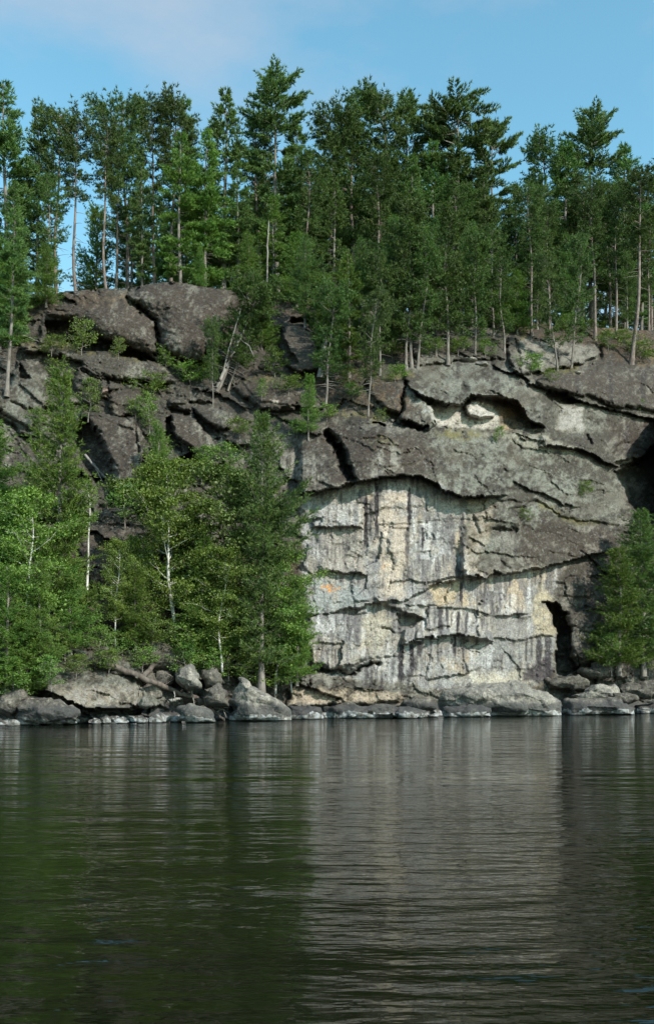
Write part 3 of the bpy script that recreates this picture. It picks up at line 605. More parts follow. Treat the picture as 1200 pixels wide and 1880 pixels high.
def leaves(rng, cen, size, up=.4):
    n = len(cen); nr = rng.normal(0, 1, (n, 3)); nr[:, 2] += up * 2; nr /= np.linalg.norm(nr, axis=1, keepdims=True)
    a = np.cross(nr, rng.normal(0, 1, (n, 3))); a /= np.linalg.norm(a, axis=1, keepdims=True) + 1e-9; b = np.cross(nr, a)
    sz = size * rng.uniform(.6, 1.25, (n, 1))
    v = np.stack([cen - a * sz * .6, cen - b * sz * .38, cen + a * sz * .6, cen + b * sz * .38], 1).reshape(-1, 3)
    return v, np.arange(len(v)).reshape(-1, 4)
def trunk_path(rng, H, wob, n=14, bend=0):
    t = np.linspace(0, 1, n); ph = rng.uniform(0, 6.28, 4)
    x = wob * (np.sin(t * 4 + ph[0]) - math.sin(ph[0])) + .4 * wob * (np.sin(t * 11 + ph[1]) - math.sin(ph[1])) + bend * t * t * H
    y = wob * (np.sin(t * 4.6 + ph[2]) - math.sin(ph[2])) + .4 * wob * (np.sin(t * 9 + ph[3]) - math.sin(ph[3]))
    return np.stack([x, y, t * H - .35 * (t == 0)], 1)
def conifer(seed, H, r0, zc, step, nb, Lmax, prof, e_top, e_bot, t0, tw_d, tuft_d, ntri, nl, nw, spread, upb, mat, bark, dead=0.0, wob=.12, twl=.24, flat=.25, miss=.12, bend=0):
    """a whorled conifer; H height, zc where the crown starts, Lmax longest branch"""
    rng = np.random.default_rng(seed); tp = trunk_path(rng, H, wob, 16, bend); mb = MB()
    tz = np.linspace(0, 1, 16); mb.tube(tp, r0 * (1 - tz) ** .8 * .96 + .012 + r0 * .5 * np.exp(-tz * 40), 8)
    at_ = lambda z: np.array([np.interp(z, tp[:, 2], tp[:, i]) for i in range(3)])
    cen = []; dr = []; lb = MB(); z = zc
    lop = rng.uniform(.65, 1.25, 12)
    while z < H - .12:
        u = (H - z) / (H - zc)
        for b in range(max(2, int(nb + rng.integers(-1, 2)))):
            if rng.random() < miss: continue
            az = rng.uniform(0, 2 * math.pi); L_ = max(.18, Lmax * prof(u) * rng.uniform(.5, 1.12) * lop[int(az / 6.2832 * 12) % 12])
            e = math.radians(e_top * (1 - u) ** 1.3 + e_bot * (1 - (1 - u) ** 1.3) + rng.normal(0, 7))
            o = at_(z + rng.uniform(-.1, .1) * step * 2); h = np.array([math.cos(az), math.sin(az), 0]); sd = np.array([-h[1], h[0], 0])
            cv = rng.normal(0, .12); tt = np.linspace(0, 1, 5)
            def bp(t): return o + h * L_ * t + sd * L_ * cv * t * t + np.array([0, 0, 1]) * L_ * (math.tan(e) * t + upb * t * t)
            pts = np.array([bp(t) for t in tt]); lb.tube(pts, np.linspace(.012 + .008 * L_, .004, 5), 3)
            k = max(4, int(L_ * (1 - t0) / tw_d))
            for t in np.linspace(t0, 1, k):
                for sgn in ((-1, 1) if t < .99 else (0,)):
                    tl = (twl * L_ * (1.15 - t) + .18) * rng.uniform(.7, 1.2); aa = math.radians(rng.uniform(35, 65)) * sgn
                    td = h * math.cos(aa) + sd * math.sin(aa) + np.array([0, 0, rng.normal(.12, flat)])
                    m_ = max(1, int(tl / tuft_d)); qs = (np.arange(m_) + 1) / m_
                    cen.append(bp(t)[None] + td[None] * tl * qs[:, None] + rng.normal(0, .025, (m_, 3)))
                    dr.append(np.repeat((td * .8 + np.array([0, 0, .35]))[None], m_, 0))
        z += step * rng.uniform(.75, 1.25) * (.55 + .45 * min(1, u * 1.6))
    for i in range(int(dead * 22)):                              # dead stubs on the bare trunk
        zz = rng.uniform(.15 * H, max(zc, .3 * H)); az = rng.uniform(0, 6.28); Ld = rng.uniform(.4, 1.6); o = at_(zz)
        d = np.array([math.cos(az), math.sin(az), rng.uniform(-.25, .2)]); q = np.linspace(0, 1, 4)[:, None]
        lb.tube(o + d * Ld * q + np.array([0, 0, -.12]) * q * q * Ld, np.linspace(.028, .006, 4), 4)
    cen = np.concatenate(cen); dr = np.concatenate(dr)
    v, f = needles(rng, cen, dr, ntri, nl, nw, spread)
    return dict(H=H, trunk=mb.mesh('trunk', M[bark]), limb=lb.mesh('branches', M[bark]), crown=np_mesh('crown', v, f, M[mat], False))
def broadleaf(seed, H, r0, Wd, nl, size, mat, bark, zc=.18, lean=0, nlimb=26, wob=.18, clump=.26):
    rng = np.random.default_rng(seed); tp = trunk_path(rng, H * .92, wob, 14, lean); mb = MB(); lb = MB()
    tz = np.linspace(0, 1, 14); mb.tube(tp, r0 * (1 - tz) ** .9 + .008, 7); tips = []
    for i in range(nlimb):
        u = (i + rng.random()) / nlimb; z = H * (zc + (.93 - zc) * u); o = np.array([np.interp(z, tp[:, 2], tp[:, k]) for k in range(3)])
        az = i * 2.4 + rng.normal(0, .5); Lr = Wd * .5 * (math.sin(math.pi * min(.98, .18 + .78 * u)) ** .7) * rng.uniform(.6, 1.15)
        h = np.array([math.cos(az), math.sin(az), 0]); el = rng.uniform(.35, .9); q = np.linspace(0, 1, 6)[:, None]
        pts = o + h * Lr * q + np.array([0, 0, 1]) * Lr * el * q ** 1.3 + np.cumsum(rng.normal(0, .05 * Lr, (6, 3)), 0) * q
        lb.tube(pts, np.linspace(.012 + .010 * Lr, .004, 6), 4); tips.append(pts[3:])
        for j in range(7):
            k = rng.uniform(.25, 1); p0 = np.array([np.interp(k, q[:, 0], pts[:, m]) for m in range(3)]); d = rng.normal(0, 1, 3); d[2] = abs(d[2]) * .7; d /= np.linalg.norm(d)
            l2 = Lr * .38 * rng.uniform(.5, 1.2) + .15; p1 = p0 + (d + h * .5) * l2 * np.linspace(0, 1, 4)[:, None]
            lb.tube(p1, np.linspace(.010, .003, 4), 3); tips.append(p1[1:])
    tips = np.concatenate(tips); w = rng.uniform(.1, 1, len(tips)) ** 1.5; w /= w.sum()
    c = tips[rng.choice(len(tips), nl, p=w)]; c = c + rng.normal(0, 1, c.shape) * np.array([clump, clump, clump * .6]) * rng.uniform(.3, 1, (nl, 1))
    v, f = leaves(rng, c, size)
    return dict(H=H, trunk=mb.mesh('trunk', M[bark]), limb=lb.mesh('branches', M[bark]), crown=np_mesh('crown', v, f, M[mat], False))

wp = lambda u: min(1, (u * 1.9) ** .85) * (1.0 - .25 * u) if u < .9 else .72
wide = lambda u: min(1, .16 + (u * 2.8) ** .8) * (1.0 - .35 * u)
rp = lambda u: min(1, .25 + (u * 2.6) ** .75) * (1.0 - .35 * u)
cone = lambda u: .06 + .94 * u ** .85
WP = dict(step=.84, nb=7, e_top=26, e_bot=-4, t0=.30, tw_d=.16, tuft_d=.13, ntri=7, nl=.30, nw=.085, spread=.45, upb=.05, mat='white_pine', bark='bark', dead=.5, flat=.07, twl=.34)
RP = dict(step=.50, nb=5, e_top=40, e_bot=4, t0=.42, tw_d=.16, tuft_d=.13, ntri=8, nl=.27, nw=.075, spread=.8, upb=.18, mat='red_pine', bark='redbark', dead=1, wob=.2, twl=.34, flat=.4, miss=.12)
YP = dict(step=.34, nb=6, e_top=50, e_bot=4, t0=.12, tw_d=.13, tuft_d=.10, ntri=6, nl=.18, nw=.045, spread=.5, upb=.12, mat='young', bark='bark', wob=.06, miss=.06)
P = {
 'W0': conifer(1, 18, .24, 5.0, Lmax=3.3, prof=wp, **WP), 'W1': conifer(2, 18, .24, 3.6, Lmax=2.9, prof=wp, **WP),
 'W2': conifer(3, 19, .27, 6.0, Lmax=4.6, prof=wide, **{**WP, 'step': 1.0, 'miss': .18}), 'W3': conifer(4, 16, .2, 2.0, Lmax=2.9, prof=wp, **{**WP, 'mat': 'young'}),
 'W4': conifer(15, 19, .26, 6.5, Lmax=4.9, prof=lambda u: min(1, .22 + (u * 3.6) ** .75) * (1 - .3 * u), **{**WP, 'step': 1.2, 'nb': 8, 'miss': .2, 'upb': .06, 'e_bot': -8, 'e_top': 10, 'twl': .34, 'flat': .05}),
 'R0': conifer(5, 17, .19, 8.5, Lmax=2.3, prof=rp, **RP), 'R1': conifer(6, 17, .17, 10.0, Lmax=2.0, prof=rp, **RP), 'R2': conifer(7, 17, .18, 6.5, Lmax=2.4, prof=rp, **RP),
 'R3': conifer(8, 12, .12, 2.4, Lmax=2.1, prof=rp, **{**RP, 'bark': 'bark', 'step': .42, 'miss': .2}), 'R4': conifer(18, 9, .09, 2.6, Lmax=1.8, prof=rp, **{**RP, 'bark': 'bark', 'miss': .15, 'step': .36, 'tw_d': .14, 'tuft_d': .11, 'nl': .22, 'nw': .06}),
 'Y0': conifer(9, 10, .14, .8, Lmax=2.2, prof=cone, **YP), 'Y1': conifer(10, 7, .10, .4, Lmax=1.9, prof=cone, **YP), 'Y2': conifer(11, 4, .05, .3, Lmax=1.1, prof=cone, **{**YP, 'tw_d': .10, 'tuft_d': .08, 'step': .24, 'nl': .13, 'nw': .03}),
 'Y3': conifer(12, 13, .17, 1.2, Lmax=2.8, prof=wp, **{**YP, 'step': .42, 'nb': 6, 'tw_d': .15, 'tuft_d': .12, 'nl': .22, 'nw': .055, 'mat': 'white_pine'}),
 'B0': broadleaf(21, 9, .10, 4.6, 30000, .10, 'leaf', 'birch', nlimb=34), 'B1': broadleaf(22, 8, .07, 2.9, 17000, .095, 'leaf', 'birch', nlimb=28), 'B2': broadleaf(23, 7, .06, 3.0, 14000, .095, 'olive', 'bark'),
 'B3': broadleaf(24, 8.5, .11, 1.8, 700, .11, 'leaf', 'birch', zc=.45, nlimb=14, clump=.2), 'S0': broadleaf(25, 1.6, .02, 1.6, 1500, .085, 'leaf', 'bark', zc=.05, nlimb=14, wob=.05, clump=.16),
 'S1': broadleaf(26, 2.4, .03, 1.7, 2200, .085, 'young', 'bark', zc=.05, nlimb=16, wob=.08, clump=.16),
}
NAME = {'W': 'white_pine', 'R': 'red_pine', 'Y': 'young_pine', 'B': 'birch_tree', 'S': 'shrub'}
CAT = {'W': 'pine tree', 'R': 'pine tree', 'Y': 'young pine', 'B': 'birch tree', 'S': 'shrub'}
trng = random.Random(5)
def plant(kind, base, top_py, label, wf=1.0, rot=None, lean=(0, 0), group=None, height=None):
    p = P[kind]; D_ = base.y
    h = height if height else (HY - top_py) / F * D_ + CAMZ - base.z
    s = h / p['H']
    r = empty(NAME[kind[0]], base, (math.radians(lean[1]), math.radians(lean[0]), 0), (s, s, s))
    tag(r, label, CAT[kind[0]], group)
    a = trng.uniform(0, 6.28) if rot is None else rot
    for nm in ('trunk', 'limb', 'crown'):
        o = link('branches' if nm == 'limb' else nm, p[nm], r); o.rotation_euler = (0, 0, a); o.scale = (wf, wf, 1)
        if nm == 'trunk': o.scale = (min(wf, 1.15), min(wf, 1.15), 1)
        if nm != 'trunk': o['kind'] = 'stuff'
    return r
SKYG = 'pines along the top of the cliff'
FLOOR = [  # kind, column, metres behind the rim, top row, label, width
 ('W0', 10, 4, 146, 'tall white pine with level tiers at the left edge of the skyline', .95), ('W1', 66, 7, 198, 'white pine second from the left edge on the skyline', .85),
 ('R0', 108, 5, 212, 'dark red pine right of the two left edge white pines', .9), ('R1', 143, 4, 224, 'thin red pine with a crooked pale trunk beside the sky gap', .9),
 ('Y0', 176, 20, 385, 'small pine seen in the sky gap between bare trunks', .9), ('R1', 198, 3, 238, 'red pine with a long bare pinkish trunk right of the sky gap', .9),
 ('R0', 210, 6, 258, 'red pine whose bare trunk stands close behind the pinkish trunk', .8), ('R2', 236, 8, 183, 'tallest dark red pine left of the dome', .95), ('W1', 262, 4, 300, 'green pine with low branches over the left shoulder of the dome', .75),
 ('R1', 284, 9, 195, 'thin red pine with a narrow tufted top left of centre', .85), ('R0', 314, 10, 192, 'red pine with a blunt dark top above the dome', .9), ('W1', 346, 14, 186, 'faint pale pine behind the bright pines above the dome', .7),
 ('W3', 332, 2, 238, 'bright green white pine standing on the dome crest', .9), ('W3', 378, 3, 236, 'bright green white pine right of the dome crest', .9), ('W1', 408, 6, 168, 'white pine with a thin spire top left of the tallest pine', .95),
 ('Y0', 368, 1, 455, 'small bright pine at the foot of the dome pines', 1.1), ('W1', 440, 4, 300, 'pine filling the gap left of the tallest pine', .9),
 ('W2', 510, 5, 138, 'tallest white pine of the skyline with a broad ragged crown', .80), ('R0', 472, 10, 238, 'red pine half hidden behind the left side of the tallest pine', .9), ('W1', 548, 9, 212, 'white pine just right of the tallest pine', .9),
 ('R2', 602, 8, 214, 'dark red pine in the dip right of the tallest pine', 1.0), ('R2', 650, 7, 173, 'dark red pine with a rounded point right of centre', 1.0), ('R0', 700, 9, 184, 'narrow dark red pine between two taller tops', .95),
 ('W0', 742, 9, 166, 'white pine with an open spiky top', .85), ('W4', 846, 7, 166, 'great white pine with flat plumes reaching sideways', .82), ('W2', 905, 8, 232, 'white pine on the right shoulder of the great plumed pine', .65),
 ('W1', 800, 6, 262, 'white pine tucked under the left plumes of the great pine', 1.0), ('R0', 987, 10, 266, 'dark red pine in the dip before the right hand group', .95), ('W1', 950, 8, 345, 'pine low in the skyline dip', .95), ('W2', 1086, 8, 210, 'tallest white pine of the right hand group with fanned top', .75),
 ('W0', 1036, 8, 262, 'white pine on the left shoulder of the right hand group', .95), ('W0', 1146, 7, 266, 'white pine on the right shoulder of the right hand group', .95), ('R2', 1196, 7, 325, 'red pine at the right edge of the skyline', 1.0),
 ('R2', 560, 3, 290, 'red pine below the white pine right of the tallest', 1.0), ('W1', 610, 3, 330, 'white pine filling the middle of the slope above the pale trunk', 1.0), ('R2', 690, 3, 300, 'dark pine under the narrow red pine', 1.1), ('W1', 760, 3, 290, 'dense white pine under the spiky topped pine', 1.0),
 ('R2', 828, 2, 340, 'red pine with a forked dead limb below the great pine', 1.1), ('W1', 885, 2, 330, 'dense pine right of the forked dead limb', 1.0), ('W1', 1000, 3, 325, 'dense pine in the right hand wood, left of its tallest', 1.05), ('R2', 1060, 2, 330, 'dark pine before the right hand group', 1.1), ('R2', 1120, 3, 340, 'dark pine right of centre in the right hand wood', 1.05),
 ('W1', 1176, 3, 375, 'pine filling the right edge of the wood', 1.0), ('W1', 30, 2, 335, 'pine with low green branches at the left edge of the wood', .9), ('R3', 92, 2, 330, 'thinner pine below the left edge skyline pines', .9), ('W3', 500, 2, 360, 'pine just behind the bare white snag', .9),
 ('W1', 655, 12, 270, 'pine deep in the wood right of centre', 1.0), ('W1', 585, 14, 300, 'pine deep in the wood near the centre', 1.0),
]
for k, x, b, top, lb_, wf in FLOOR:
    plant(k, on_floor(x, b) - Vector((0, 0, .1)), top, lb_, wf)
# deep wood behind, hard to tell one from another
j = 0
for x in list(range(250, 1240, 34)) + [-30, -70, -120, 1250, 1290, 1340, 1400]:
    j += 1; b = 12 + (j * 7) % 17; xx = x + trng.uniform(-8, 8)
    base_top = np.interp(xx, [0, 250, 450, 520, 620, 850, 960, 1080, 1200, 1400], [340, 370, 330, 320, 330, 320, 400, 350, 410, 400])
    plant(trng.choice(['W1', 'R2', 'W1', 'W3', 'R2']), on_floor(xx, b) - Vector((0, 0, .2)), base_top + trng.uniform(0, 60), 'pine standing deep in the shaded wood behind the front pines', 1.15, group='pines deep in the wood behind the cliff top')
ROCK = [  # kind, column, foot row, top row, label, width, lean
 ('W0', 13, 722, 378, 'pine with a long bare trunk rooted on the grey block at the left edge', .8, (3, 0)),
 ('R4', 402, 712, 515, 'leaning pine with two pale trunks in front of the dome', 1.2, (24, 0)), ('R4', 420, 712, 560, 'shorter leaning pine beside the leaning pale trunks', 1.0, (17, 0)),
 ('R4', 391, 742, 585, 'small upright pine with a thin straight trunk before the dome', .55, (0, 0)), ('Y2', 566, 800, 690, 'young pine on the ledge above the overhang, by itself', .9, (0, 0)),
 ('R4', 597, 745, 520, 'slim pine leaning right just right of the broken pale trunk', .9, (6, 0)), ('W3', 640, 690, 462, 'bright young white pine in the middle of the upper slope', .95, (0, 0)), ('R4', 676, 757, 540, 'slim dark trunked pine at the lip above the roof', .75, (4, 0)),
 ('R3', 697, 685, 470, 'pine left of the three close trunks', 1.0, (0, 0)), ('R3', 745, 672, 420, 'leftmost of three pines with close trunks above the scar', 1.0, (0, 0)), ('R3', 755, 672, 380, 'middle one of three pines with close trunks above the scar', 1.0, (-2, 0)), ('R3', 766, 674, 440, 'rightmost of three pines with close trunks above the scar', 1.0, (4, 0)),
 ('R3', 822, 664, 400, 'pine with drooping dead twigs above the scar', 1.1, (0, 0)), ('R3', 872, 662, 440, 'pine with a pale straight trunk on the rim above the scar', 1.0, (0, 0)), ('R3', 905, 618, 420, 'pine above the left end of the grey block', 1.0, (0, 0)),
 ('R2', 975, 614, 340, 'pine with paired dark trunks behind the grey block', .9, (0, 0)), ('R2', 1008, 606, 372, 'pine right of the paired dark trunks', .9, (0, 0)), ('R3', 1022, 676, 470, 'slim pine leaning left over the grey block', .8, (-6, 0)), ('R3', 1048, 672, 440, 'slim pine leaning right over the grey block', .8, (5, 0)),
 ('R2', 1092, 622, 330, 'pine with a reddish trunk on the needle slope', .9, (0, 0)), ('R2', 1130, 616, 350, 'dark trunked pine on the needle slope near the right edge', .9, (1, 0)), ('R1', 1158, 666, 318, 'red pine with a long pale trunk on the upper right rim', 1.1, (2, 0)), ('R2', 1190, 604, 392, 'pine at the right edge of the needle slope', .9, (0, 0)),
 ('Y1', 700, 640, 520, 'small pine under the red pines of the upper slope', 1.1, (0, 0)), ('Y1', 480, 640, 520, 'bushy pine behind the leaning pale trunks', 1.2, (0, 0)), ('Y1', 620, 650, 540, 'small bushy pine right of the broken pale trunk', 1.0, (0, 0)), ('R4', 850, 640, 500, 'scrubby pine on the brown slope above the scar', 1.4, (0, 0)), ('R4', 800, 650, 510, 'scrubby pine left of the pale straight trunk', 1.4, (0, 0)),
 ('R3', 925, 645, 470, 'scrubby pine at the left end of the grey block', 1.1, (0, 0)), ('Y1', 948, 612, 500, 'low dense pine behind the grey block', 1.2, (0, 0)), ('Y1', 905, 600, 470, 'low dense pine above the needle slope', 1.2, (0, 0)), ('Y3', 720, 640, 400, 'full pine left of the three close trunks', 1.1, (0, 0)),
 ('Y3', 800, 612, 400, 'full pine behind the scrubby pine above the scar', 1.1, (0, 0)), ('Y3', 865, 600, 410, 'full pine deep on the slope above the scar', 1.1, (0, 0)), ('Y3', 1040, 606, 430, 'full pine above the middle of the needle slope', 1.0, (0, 0)), ('Y3', 985, 602, 440, 'full pine above the left part of the needle slope', 1.0, (0, 0)), ('Y3', 1150, 602, 450, 'full pine above the right part of the needle slope', .9, (0, 0)),
 ('Y3', 560, 600, 430, 'full pine right of the snag on the upper slope', 1.0, (0, 0)), ('Y1', 545, 560, 430, 'low pine on the rim right of the snag', 1.2, (0, 0)), ('Y1', 595, 640, 505, 'dense low pine behind the broken pale trunk', 1.2, (0, 0)), ('Y3', 660, 620, 440, 'full pine behind the bright young white pine', 1.1, (0, 0)),
 ('Y1', 30, 575, 440, 'bushy pine at the left edge of the rim', 1.2, (0, 0)), ('Y1', 85, 560, 450, 'bushy pine on the rim left of the sky gap', 1.1, (0, 0)), ('Y1', 455, 545, 430, 'bushy pine on the rim right of the dome', 1.1, (0, 0)), ('Y1', 0, 640, 470, 'bushy pine below the rim at the left edge', 1.3, (0, 0)),
 ('S0', 250, 770, 738, 'small bush on top of the tall brown block', 1.0, (0, 0)), ('S0', 225, 700, 672, 'small bush on the ledge under the long slab', 1.1, (0, 0)), ('S0', 385, 690, 655, 'small bush left of the leaning trunks, under the dome', 1.5, (0, 0)), ('S1', 505, 690, 640, 'bush beside the brown block, left of it', 1.2, (0, 0)), ('S0', 545, 800, 772, 'small bush left of the young pine on the ledge', 1.2, (0, 0)), ('S0', 440, 800, 768, 'bush right of the slanting block', 1.5, (0, 0)),
 ('S1', 300, 860, 800, 'bush left of the sloping block, low in the cleft', 1.2, (0, 0)), ('S1', 75, 800, 750, 'bush at the foot of the grey block', 1.2, (0, 0)), ('S0', 648, 730, 705, 'low bush on the needle covered ledge, left of the slim dark trunk', 1.6, (0, 0)), ('S0', 725, 700, 672, 'low bush at the foot of the three close trunks', 1.5, (0, 0)), ('S0', 1010, 700, 680, 'low bush under the grey block', 1.3, (0, 0)),
 # low growth at the foot of the grove
 ('S1', 95, 1262, 1205, 'bush drooping over the left side of the overhanging shore block', 1.3, (0, 0)),
 ('S0', 140, 1240, 1205, 'bush on top of the overhanging shore block', 1.6, (0, 0)),
 ('S1', 20, 1285, 1215, 'bush hanging to the water at the bottom left corner of the grove', 1.5, (0, 0)),
 ('Y1', 50, 1275, 1120, 'low dark pine leaning over the left shore rocks', 1.2, (0, 0)),
 ('S0', 200, 1232, 1196, 'bush beside the middle of the long dark log', 1.5, (0, 0)),
 ('S1', 335, 1240, 1180, 'bush covering the pale sloping boulder', 1.3, (0, 0)),
 ('S1', 395, 1250, 1190, 'bush growing between the upright boulder and the pointed boulder', 1.4, (0, 0)),
 ('S0', 262, 1230, 1190, 'bush under the dark mossy ledge rock', 1.3, (0, 0)),
 ('S0', 720, 655, 628, 'low bush on the bare slope left of the three close trunks', 1.7, (0, 0)),
 ('S0', 790, 652, 626, 'low bush on the slope between the pines above the scar', 1.7, (0, 0)),
 ('S0', 840, 648, 622, 'low bush left of the pale straight trunk', 1.6, (0, 0)),
 ('S0', 890, 652, 628, 'low bush right of the pale straight trunk', 1.6, (0, 0)),
 ('S0', 930, 604, 580, 'bush among the paired dark trunks', 1.6, (0, 0)),
 ('S0', 1040, 610, 584, 'bush at the top of the grey block', 1.6, (0, 0)),
 ('S0', 1115, 640, 614, 'bush on the needle slope right of the grey block', 1.8, (0, 0)),
 ('S0', 1145, 628, 606, 'small bush on the needle slope near the right edge', 1.8, (0, 0)),
 ('S0', 1075, 612, 590, 'bush at the foot of the reddish trunk', 1.6, (0, 0)),
 ('S0', 640, 705, 678, 'bush at the foot of the bright young white pine', 1.6, (0, 0)),
 ('S0', 600, 770, 742, 'bush on the ledge under the slim leaning pine', 1.5, (0, 0)),
 ('S0', 530, 720, 690, 'bush right of the low rounded mound', 1.6, (0, 0)),
 ('S0', 95, 648, 618, 'bush at the left end of the long mossy slab', 1.5, (0, 0)),
 ('S1', 70, 1228, 1165, 'leafy bush above the left shore rocks, nearest the left edge', 1.3, (0, 0)),
 ('S0', 120, 1205, 1165, 'bush beside the white twisted root', 1.5, (0, 0)),
 ('S1', 185, 1212, 1150, 'bush at the upper end of the long dark log', 1.3, (0, 0)),
 ('S0', 225, 1200, 1160, 'bright bush right of the upper end of the long log', 1.5, (0, 0)),
 ('S1', 285, 1196, 1128, 'bush growing over the dark mossy ledge rock', 1.3, (0, 0)),
 ('S1', 325, 1212, 1145, 'bush above the pale sloping boulder', 1.3, (0, 0)),
 ('S0', 385, 1232, 1190, 'bush above the upright grey boulder', 1.6, (0, 0)),
 ('S1', 420, 1240, 1170, 'leafy bush just left of the pointed boulder', 1.3, (0, 0)),
 ('S1', 470, 1262, 1190, 'bush directly behind the pointed boulder', 1.4, (0, 0)),
 ('S1', 535, 1262, 1195, 'bush at the left foot of the pale wall', 1.2, (0, 0)),
 ('S0', 400, 1205, 1160, 'bush in the shade under the pale leaved birch', 1.8, (0, 0)),
 ('S1', 160, 1170, 1105, 'bush at the foot of the white birch snag', 1.5, (0, 0)),
 ('S1', 260, 1160, 1090, 'bush in the middle of the grove', 1.5, (0, 0)),
 ('S1', 30, 1235, 1165, 'bush at the bottom left under the bushy pine', 1.5, (0, 0)),
 ('Y1', 545, 1250, 1060, 'young pine leaning against the left foot of the wall', 0.9, (0, 0)),
 
 ('Y1', 350, 1130, 930, 'dense young pine inside the grove under the round birch', 1.2, (0, 0)),
 
 
 
 
 ('Y0', -8, 1170, 905, 'pointed pine cut by the left edge of the view', 1.0, (0, 0)),
 ('B1', 535, 1262, 1075, 'slim birch against the lower left of the wall', .9, (0, 0)),
 
 
 ('S1', 420, 880, 815, 'bush left of the big dark pine top', 1.3, (0, 0)),
 ('S1', 230, 960, 890, 'bush below the tall brown block', 1.4, (0, 0)),
 ('S1', 60, 920, 860, 'bush on the brown slope at the left', 1.4, (0, 0)),
 ('S1', 370, 880, 820, 'bush under the sloping block', 1.4, (0, 0)),
 # lower left grove
 ('Y0', 112, 1145, 686, 'tall narrow young pine in front of the brown rocks at the left', .88, (0, 0)), ('Y3', 480, 1262, 762, 'big dark pine against the left edge of the pale wall', .86, (0, 0)), ('Y1', 290, 935, 778, 'small dark pine below the sloping block', .85, (0, 0)),
 ('Y1', -12, 1000, 775, 'pine whose boughs reach in at the left edge below the grey block', 1.3, (0, 0)), ('Y1', 12, 1268, 1040, 'bushy pine hanging over the water at the bottom left', 1.15, (0, 0)), ('Y1', 75, 1222, 1030, 'bushy pine above the left shore rocks', 1.0, (0, 0)),
 ('Y1', 130, 1195, 1040, 'low pine under the white birch snag', 1.1, (0, 0)), ('Y1', 250, 1185, 1045, 'low spreading pine above the driftwood', 1.35, (0, 0)), ('Y1', 375, 1215, 985, 'low pine between the round birch and the dark pine', 1.0, (0, 0)), 
 ('B0', 322, 1190, 838, 'large round birch with bright leaves in the lower left grove', 1.0, (0, 0)), ('B1', 40, 1225, 890, 'light green birch at the left edge of the grove', 1.1, (0, 0)),  ('B1', 212, 1185, 985, 'leafy birch right of the foot of the white snag', .8, (0, 0)), ('Y1', 245, 1150, 985, 'dark low pine left of the large round birch', .9, (0, 0)), ('B3', 160, 1075, 866, 'white birch snag with few leaves', .9, (-2, 0)),
 ('B2', 392, 1190, 850, 'olive leaved tree behind the large round birch', 1.15, (0, 0)), ('B1', 408, 1225, 1000, 'birch with pale leaves left of the leaning birch', 1.2, (0, 0)), ('B1', 505, 1262, 1000, 'birch at the foot of the big dark pine', 1.25, (0, 0)), ('B3', 447, 1258, 1110, 'slender white birch leaning right at the shore', 1.2, (12, 0)),
 ('S1', 350, 1225, 1130, 'leafy bush above the driftwood logs', 1.5, (0, 0)), ('S0', 505, 1268, 1195, 'bright leafy bush right of the pointed boulder', 1.4, (0, 0)), ('S0', 455, 1262, 1205, 'small bush behind the pointed boulder', 1.2, (0, 0)), ('B1', 88, 1165, 965, 'birch behind the low pines left of the white snag', .8, (0, 0)),
   
 ('Y0', 25, 1180, 940, 'dark pine behind the left edge birch', .9, (0, 0)),
 ('S1', 162, 765, 694, 'bright sapling on the brown ledge beside the tall narrow pine', .9, (0, 0)), ('S0', 306, 678, 642, 'small bush under the dome', 1.0, (0, 0)), ('S0', 350, 706, 668, 'leafy bush on the ledge left of the leaning trunks', 1.8, (0, 0)), ('S0', 278, 728, 685, 'bush in the cleft below the long slab', 1.5, (0, 0)), ('S1', 275, 790, 722, 'yellow green bush between two brown blocks', 1.0, (0, 0)),
 ('S0', 218, 655, 622, 'tiny sapling on the long mossy slab', .7, (0, 0)), ('S0', 150, 650, 590, 'twisted sapling before the dark hollow', .8, (0, 0)), ('S0', 110, 700, 665, 'small bush at the top of the tall narrow pine', 1.3, (0, 0)), ('S0', 914, 812, 786, 'small bush in the scar under the rim', .9, (0, 0)), ('S0', 1070, 914, 886, 'small bush on the speckled face at the right', 1.1, (0, 0)),
 ('S0', 964, 958, 936, 'lowest small bush on the open face', 1.1, (0, 0)), ('S0', 480, 730, 700, 'small bush on the low rounded mound', .8, (0, 0)), ('S0', 700, 778, 755, 'small bush at the lip above the roof', .9, (0, 0)), ('S0', 1175, 662, 628, 'low green bush at the foot of the pale trunked red pine', 1.8, (0, 0)), ('S0', 975, 690, 650, 'bush at the left end of the grey block', 1.1, (0, 0)), ('S0', 1175, 755, 735, 'tuft on the dark slab at the right edge', .6, (0, 0)),
 ('Y3', 1180, 1234, 938, 'big pine in front of the shaded cleft at the right edge', 1.45, (0, 0)), ('Y1', 1135, 1230, 1010, 'smaller pine left of the right edge pine', 1.15, (0, 0)), ('S1', 1122, 1232, 1165, 'young bush on the dark rocks at the right', .9, (0, 0)), ('S1', 1180, 1236, 1180, 'bush under the right edge pine', 1.0, (0, 0)), ('Y0', 1235, 1230, 960, 'pine just beyond the right edge pine', 1.0, (0, 0)),
 ('Y1', 598, 700, 640, 'little pine at the foot of the broken pale trunk', .7, (0, 0)),
]
for k, x, y, top, lb_, wf, ln in ROCK:
    out = .9 if y > 1140 and x < 560 else .3
    if x > 1100 and y > 1200: out = 4.2
    if k == 'Y3' and x < 560: out = 2.2
    if k == 'B3' and y < 1100: out = 4.5
    b0 = on_rock(x, y, out); c = math.cos(math.radians(ln[0]))
    h = ((HY - top) / F * b0.y + CAMZ - b0.z) / c
    plant(k, b0, top, lb_, wf, lean=ln, height=h)

